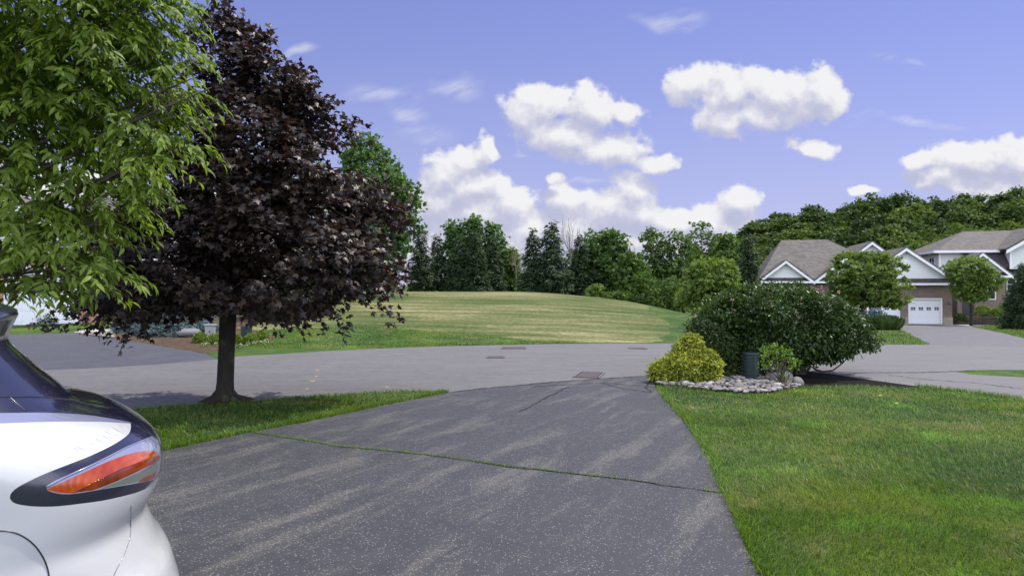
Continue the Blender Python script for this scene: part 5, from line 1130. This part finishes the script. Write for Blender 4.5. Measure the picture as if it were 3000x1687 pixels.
# rear extent seen at each height (photo silhouette): (py, px)
sil = [(893, -30), (897, 20), (903, 48), (920, 53), (945, 44), (970, 28), (990, 24), (1030, 58), (1075, 108), (1130, 172), (1168, 232), (1185, 300), (1212, 366), (1240, 418), (1265, 452), (1295, 473), (1340, 479), (1385, 471), (1415, 452), (1440, 428), (1465, 427), (1510, 438), (1560, 462), (1600, 492), (1640, 515), (1687, 528), (1800, 530), (2100, 515)]
sy_, sx_ = map(np.array, zip(*sil)); et = np.zeros(len(zt)); AS = .62; PW = 2.5
phi = np.linspace(0, math.pi / 2, 200)
ZF = np.linspace(.22, 1.6, 600)
def gsm(v, s):
    k = np.arange(-60, 61) * (ZF[1] - ZF[0]); g = np.exp(-k ** 2 / 2 / s ** 2); g /= g.sum(); vp = np.concatenate([np.full(60, v[0]) + (v[0] - v[1]) * np.arange(60, 0, -1), v, np.full(60, v[-1]) + (v[-1] - v[-2]) * np.arange(1, 61)]); return np.convolve(vp, g, 'valid')
BF = gsm(np.interp(ZF, zt, bt), .010)
def surf(w, z, E=None):
    """w in [-pi/2..0] front corner, [0..1] side, [1..1+pi/2] rear corner; returns world xyz of the near half"""
    w = np.asarray(w, float); z = np.asarray(z, float); b = np.interp(z, ZF, BF); e = np.interp(z, ZF, E if E is not None else gsm(np.interp(ZF, zt, et), .018))
    ef = np.interp(z, [.22, .4, .7, .85, .95, 1.0, 1.05, 1.55, 1.6], [LEN - .12, LEN, LEN, LEN - .1, LEN - .3, 3.3, 3.15, 2.15, 1.9]); asr = AS; asf = .7
    pr = np.clip(w - 1, 0, math.pi / 2); pf = np.clip(-w, 0, math.pi / 2); hw = HWc - b
    s_side = (e + asr) * np.clip(w, 0, 1) + (ef - asf) * (1 - np.clip(w, 0, 1))
    s = np.where(w > 1, e + asr - asr * np.sin(pr) ** (2 / PW), np.where(w < 0, ef - asf + asf * np.sin(pf) ** (2 / PW), s_side))
    c = np.where(w > 1, np.cos(pr), np.where(w < 0, np.cos(pf), 1)); t = HWc - hw * np.clip(c, 0, 1) ** (2 / PW)
    xy = CO + s[..., None] * fv + t[..., None] * nv
    return np.concatenate([xy, z[..., None]], -1), s, t
def proj(P): return CX + P[..., 0] / P[..., 1] * F, CY - (P[..., 2] - CAMH) / P[..., 1] * F
for it in range(25):
    for i, z in enumerate(zt):
        P, s, t = surf(1 + phi, np.full(200, z)); px, py = proj(P); k = np.argmax(px); want = np.interp(py[k], sy_, sx_); et[i] += -(want - px[k]) / F * P[k, 1] * .6
etf = gsm(np.interp(ZF, zt, et), .018)
gw = np.concatenate([np.linspace(0.0, 1, 500)[:-1], 1 + np.linspace(0, math.pi / 2, 260)]); gz = np.linspace(.3, 1.6, 520)
WG, ZG = np.meshgrid(gw, gz); PG, _, _ = surf(WG, ZG, E=etf); PX, PY = proj(PG)
# front-facing part only
dw = np.gradient(PG, axis=1); dz = np.gradient(PG, axis=0); NN = np.cross(dw, dz); vis = (NN * (PG - np.array([0, 0, CAMH]))).sum(-1)
vis = (vis < 0) if (vis[260, 250] < 0) else (vis > 0); BIG = np.where(vis, 0, 1e9)
def wz(px, py):
    d = (PX - px) ** 2 + (PY - py) ** 2 + BIG; k = np.unravel_index(np.argmin(d), d.shape); w, z = float(WG[k]), float(ZG[k])
    if d[k] > 9: return w, z
    for _ in range(6):
        h = 1e-4; A = surf(np.array([w, w + h, w]), np.array([z, z, z + h]), E=etf)[0]; X, Y = proj(A)
        J = np.array([[X[1] - X[0], X[2] - X[0]], [Y[1] - Y[0], Y[2] - Y[0]]]) / h; r = np.array([px - X[0], py - Y[0]])
        if abs(np.linalg.det(J)) < 1e3: break
        st = np.linalg.solve(J, r); st = np.clip(st, -.004, .004); w += st[0]; z += st[1]
    return w, z
SCW = 3.0   # metres per unit of w along the side, for even triangles
def Q(L): return [(wz(*p)[0] * SCW, wz(*p)[1]) for p in L]
def smooth_line(L, n=6):
    L = [np.array(p, float) for p in L]; out = []
    for i in range(len(L) - 1):
        p0 = L[max(i - 1, 0)]; p1 = L[i]; p2 = L[i + 1]; p3 = L[min(i + 2, len(L) - 1)]
        for k in range(n): t = k / n; out.append(tuple(.5 * ((2 * p1) + (-p0 + p2) * t + (2 * p0 - 5 * p1 + 4 * p2 - p3) * t * t + (-p0 + 3 * p1 - 3 * p2 + p3) * t ** 3)))
    out.append(tuple(L[-1])); return out
E_ = 1 + math.pi / 2
belt = smooth_line([(-200, 1208), (0, 1209), (120, 1208), (220, 1212), (300, 1221), (382, 1236)])
surround_top = smooth_line([(382, 1236), (383, 1255), (372, 1275), (330, 1303), (270, 1332), (200, 1360), (120, 1392), (60, 1422), (36, 1440), (29, 1456), (38, 1470), (62, 1478), (110, 1483), (170, 1482), (240, 1474), (310, 1464), (390, 1445), (425, 1432)])
poly_black = Q(belt) + Q(surround_top[1:]) + [(E_ * SCW, wz(430, 1430)[1] - .012), (E_ * SCW, 1.6), (0, 1.6)] + [(-math.pi / 2 * SCW, 1.6), (-math.pi / 2 * SCW, 1.06), (0, 1.10)]
lens_out = Q(smooth_line([(134, 1424), (160, 1408), (210, 1386), (260, 1364), (320, 1334), (370, 1308), (410, 1290), (445, 1276)]) + smooth_line([(445, 1276), (462, 1290), (470, 1320), (471, 1350), (465, 1380), (450, 1404)]) [1:] + smooth_line([(450, 1404), (400, 1415), (350, 1424), (290, 1434), (230, 1444), (190, 1447), (160, 1443), (140, 1436)])[1:])
orange = Q(smooth_line([(136, 1434), (180, 1412), (240, 1386), (300, 1358), (350, 1338), (400, 1324), (440, 1320), (462, 1326), (455, 1345), (420, 1358), (370, 1382), (320, 1406), (280, 1426), (250, 1438), (205, 1444), (165, 1441)]))
orange2 = Q(smooth_line([(215, 1441), (290, 1405), (350, 1376), (400, 1356), (440, 1340), (466, 1334), (463, 1350), (420, 1372), (370, 1396), (310, 1422), (270, 1436)]))
orange3 = Q(smooth_line([(405, 1412), (425, 1396), (447, 1388), (457, 1378), (455, 1392), (447, 1402), (425, 1409)]))
clearp = Q([(290, 1433), (350, 1408), (410, 1382), (462, 1352), (464, 1372), (452, 1398), (410, 1409), (350, 1422)])
strip = Q(belt) + Q([(384, 1240), (300, 1235), (200, 1234), (100, 1236), (0, 1240), (-200, 1244)])  # sky reflection on the white shoulder, painted as a lavender strip
arch_s, arch_r = .86, .41
def sideQ(s, z):
    e = np.interp(z, ZF, etf) + AS; ef = np.interp(z, [.22, .4, .7, .85, .95, 1.0, 1.05, 1.55, 1.6], [LEN - .12, LEN, LEN, LEN - .1, LEN - .3, 3.3, 3.15, 2.15, 1.9]) - .7
    return ((ef - s) / (ef - e) * SCW, z)
arches = [[sideQ(sc_ + arch_r * math.cos(t), .33 + arch_r * math.sin(t)) for t in np.linspace(-.28, math.pi + .28, 30)] for sc_ in (1.02, 3.45)]
def car_mesh():
    regs = [('arch', arches[0]), ('arch', arches[1]), ('orange3', orange3), ('orange2', orange2), ('orange', orange), ('clear', clearp), ('lens', lens_out), ('strip', strip), ('black', poly_black)]
    P, Eg, key = [], [], {}
    def vid(p):
        k = (round(p[0], 4), round(p[1], 4))
        if k not in key: key[k] = len(P); P.append(k)
        return key[k]
    zs = np.unique(np.concatenate([np.linspace(.22, 1.0, 40), np.linspace(1.0, 1.26, 40), np.linspace(1.26, 1.6, 20)]))
    ws = np.concatenate([np.linspace(-math.pi / 2, 0, 24)[:-1], np.linspace(0, .35, 12)[:-1], np.linspace(.35, 1, 60)[:-1], 1 + np.linspace(0, math.pi / 2, 70)]) * SCW
    GWs, GZs = np.meshgrid(ws, zs); GWs, GZs = GWs.ravel(), GZs.ravel(); keepg = np.ones(len(GWs), bool)
    for _, R in regs: keepg &= dist_poly(GWs, GZs, [tuple(q) for q in R] + [tuple(R[0])]) > .006
    for w, z in zip(GWs[keepg], GZs[keepg]): vid((float(w), float(z)))
    bd = [(ws[0], z) for z in zs] + [(w, zs[-1]) for w in ws[1:]] + [(ws[-1], z) for z in zs[::-1][1:]] + [(w, zs[0]) for w in ws[::-1][1:-1]]
    ids = [vid(p) for p in bd]; Eg += [(a, b) for a, b in zip(ids, ids[1:] + ids[:1]) if a != b]
    for _, R in regs:
        R = [(min(max(a, ws[0]), ws[-1]), min(max(b, .22), 1.6)) for a, b in R]; ids = [vid(p) for p in R]; Eg += [(a, b) for a, b in zip(ids, ids[1:] + ids[:1]) if a != b]
    co, ed, fa, _, _, _ = delaunay_2d_cdt([Vector(p) for p in P], Eg, [], 0, 1e-5)
    V = np.array([(c.x, c.y) for c in co]); fa = np.array([f for f in fa if len(f) == 3]); C = V[fa].mean(1)
    lab = np.full(len(fa), 'white', dtype=object)
    for nm, R in regs[::-1]: lab[inpoly(C[:, 0], C[:, 1], R)] = nm
    P3, s, t = surf(V[:, 0] / SCW, V[:, 1], E=etf)
    return V, fa, lab, P3, s, t
V, fa, lab, P3, cs_, ct_ = car_mesh()
def analytic():
    w, z = V[:, 0] / SCW, V[:, 1]; h = 2e-3; wc = np.clip(w, -math.pi / 2 + h, 1 + math.pi / 2 - h); zc = np.clip(z, .22 + h, 1.6 - h)
    a = surf(wc + h, zc, E=etf)[0] - surf(wc - h, zc, E=etf)[0]; b = surf(wc, zc + h, E=etf)[0] - surf(wc, zc - h, E=etf)[0]; n = nrm(np.cross(a, b))
    return n if (n[:, :2] @ nv).mean() < 0 else -n
N3 = analytic()
def mirn(N): q = N.copy(); t = q[:, :2] @ nv; q[:, :2] -= 2 * t[:, None] * nv; return q
def setn(o, N):
    o.cycles.shadow_terminator_offset = .25; o.cycles.shadow_terminator_geometry_offset = .5
    o.data.normals_split_custom_set_from_vertices([tuple(x) for x in N])
base = np.array([CO[0], CO[1], 0]) + np.array([*(fv * 2.1 + nv * .9), 0])
car = empty('parked_car', tuple(base), 0, 'white crossover car with dark roof and orange tail lamp, rear end at the left edge', 'car')
def split(nm, P): 
    f = fa[np.isin(lab, nm)]; u, inv = np.unique(f, return_inverse=True); return P[u] - base, inv.reshape(-1, 3), u
def mirror(P):
    q = P - np.array([CO[0], CO[1], 0]); s = q[:, :2] @ fv; t = q[:, :2] @ nv; t2 = 2 * HWc - t; return np.column_stack([CO + s[:, None] * fv + t2[:, None] * nv, P[:, 2]])
def orientf(Vv, Ff, N):
    c = np.cross(Vv[Ff[:, 1]] - Vv[Ff[:, 0]], Vv[Ff[:, 2]] - Vv[Ff[:, 0]]); k = (c * N[Ff[:, 0]]).sum(1) < 0; Ff = Ff.copy(); Ff[k] = Ff[k][:, ::-1]; return Ff
def both(nm, name, m, parent=car, off=0.0, one=False):
    out = []
    A, fA, u = split(nm, P3); B, fB, _ = split(nm, mirror(P3)); n1, n2 = N3[u], mirn(N3[u])
    if one: Vv = np.vstack([A, B]); Ff = np.vstack([fA, fB[:, ::-1] + len(A)]); o = np_mesh(name, Vv, orientf(Vv, Ff, np.vstack([n1, n2])), m, parent, True); setn(o, np.vstack([n1, n2])); return [o]
    o1 = np_mesh(name, A, orientf(A, fA, n1), m, parent, True); setn(o1, n1); o2 = np_mesh(name, B, orientf(B, fB, n2), m, parent, True); setn(o2, n2); return [o1, o2]
both(['white'], 'body', M['white_car'], one=True); both(['black'], 'roof', M['black_car'], one=True); both(['arch'], 'wheel_arch', M['rubber'], one=True); both(['strip'], 'shoulder_sky_strip', M['lens_edge'])
for i, l in enumerate(both(['lens'], 'tail_light', M['lens_edge'])):
    for nm, m in (('orange', 'lens_orange'), ('orange2', 'lens_dark'), ('orange3', 'lens_dark'), ('clear', 'lens_clear')):
        A, fA, u = split([nm], P3 if i == 0 else mirror(P3)); nn = N3[u] if i == 0 else mirn(N3[u]); o = np_mesh('lens', A, orientf(A, fA, nn), M[m], l, True); setn(o, nn)
# clear lower pane of the lamp
def patch(L, name, m, parent, off=.003):
    q = [surf(np.array(a / SCW), np.array(b), E=etf)[0] for a, b in Q(L)]; c = np.array([0, 0, CAMH]); P = np.array(q); d = nrm(c - P); P = P + d * off - base
    mb = MB(); mb.poly(P); return mb.build(name, m, parent)
# flat roof cap
top = 1.6; wv_ = np.concatenate([np.linspace(-math.pi / 2, 0, 24), np.linspace(0, 1, 20)[1:], 1 + np.linspace(0, math.pi / 2, 30)[1:]]); rp_, _, _ = surf(wv_, np.full(len(wv_), 1.6), E=etf); rq = mirror(rp_)
mb = MB(); 
for i in range(len(wv_) - 1): mb.poly([rp_[i] - base, rp_[i + 1] - base, rq[i + 1] - base, rq[i] - base])
mb.build('roof_panel', M['black_car'], car, True)
rp_, _, _ = surf(wv_, np.full(len(wv_), .22), E=etf); rq = mirror(rp_); mb = MB()
for i in range(len(wv_) - 1): mb.poly([rp_[i] - base, rq[i] - base, rq[i + 1] - base, rp_[i + 1] - base])
mb.build('underbody', M['rubber'], car)
def seam(L, r=.0022, name='seam', m='gloss_black', out=.0005, n=6):
    q = np.array([surf(np.array(a / SCW), np.array(b), E=etf)[0] for a, b in Q(smooth_line(L, n))]); q = q + nrm(np.array([0, 0, CAMH]) - q) * out - base
    # even out the sampling noise
    for _ in range(2): q[1:-1] = (q[:-2] + 2 * q[1:-1] + q[2:]) / 4
    mb = MB(); mb.tube([tuple(p) for p in q], r, 6); return mb.build(name, M[m], car, True)
seam([(-100, 1160), (28, 1163), (90, 1162), (150, 1165), (232, 1172)], .003); seam([(28, 1163), (50, 1183), (76, 1204)], .003)
seam([(384, 1480), (383, 1520), (381, 1570), (365, 1620), (335, 1680), (320, 1720)], .0016, m='lens_clear')
seam([(-140, 1680), (-110, 1610), (-60, 1566), (0, 1554), (50, 1562), (95, 1590), (128, 1635), (144, 1687), (140, 1740)], .0026, 'fuel_door_gap', 'gloss_black')
seam([(136, 1425), (210, 1388), (260, 1366), (320, 1336), (370, 1310), (410, 1293), (440, 1281)], .003, 'lamp_trim', 'lens_edge')
seam([(215, 1442), (290, 1405), (350, 1376), (400, 1356), (440, 1341)], .0012, 'lamp_rib', 'lens_dark')
# spoiler lip
# wheels
for sc_ in (1.02, 3.45):
    for side in (0, 1):
        t0 = .10 if side == 0 else 2 * HWc - .10; c2 = CO + sc_ * fv + t0 * nv; w = empty('wheel', tuple(np.array([c2[0], c2[1], .33]) - base)); w.parent = car; ax = -nv if side == 0 else nv
        mb = MB(); a3 = np.array([ax[0], ax[1], 0]); f3 = np.array([fv[0], fv[1], 0]); prof = [(-.10, .20), (-.10, .31), (-.06, .33), (.06, .33), (.09, .31), (.09, .22)]
        rings = []
        for d, r in prof: rings.append([a3 * d + (f3 * math.cos(t) + np.array([0, 0, 1]) * math.sin(t)) * r for t in np.linspace(0, 2 * math.pi, 33)[:-1]])
        for A, B in zip(rings[:-1], rings[1:]):
            for i in range(32): mb.poly([A[i], A[(i + 1) % 32], B[(i + 1) % 32], B[i]])
        mb.build('tyre', M['rubber'], w, True); mb = MB()
        mb.tube([a3 * -.05, a3 * .03], .215, 32); mb.tube([a3 * .03, a3 * .08], [.06, .05], 12)
        for k in range(5): t = k * 2 * math.pi / 5; u = f3 * math.cos(t) + np.array([0, 0, 1]) * math.sin(t); mb.tube([a3 * .06 + u * .03, a3 * .045 + u * .21], [.035, .025], 6)
        mb.build('rim', M['alloy'], w)
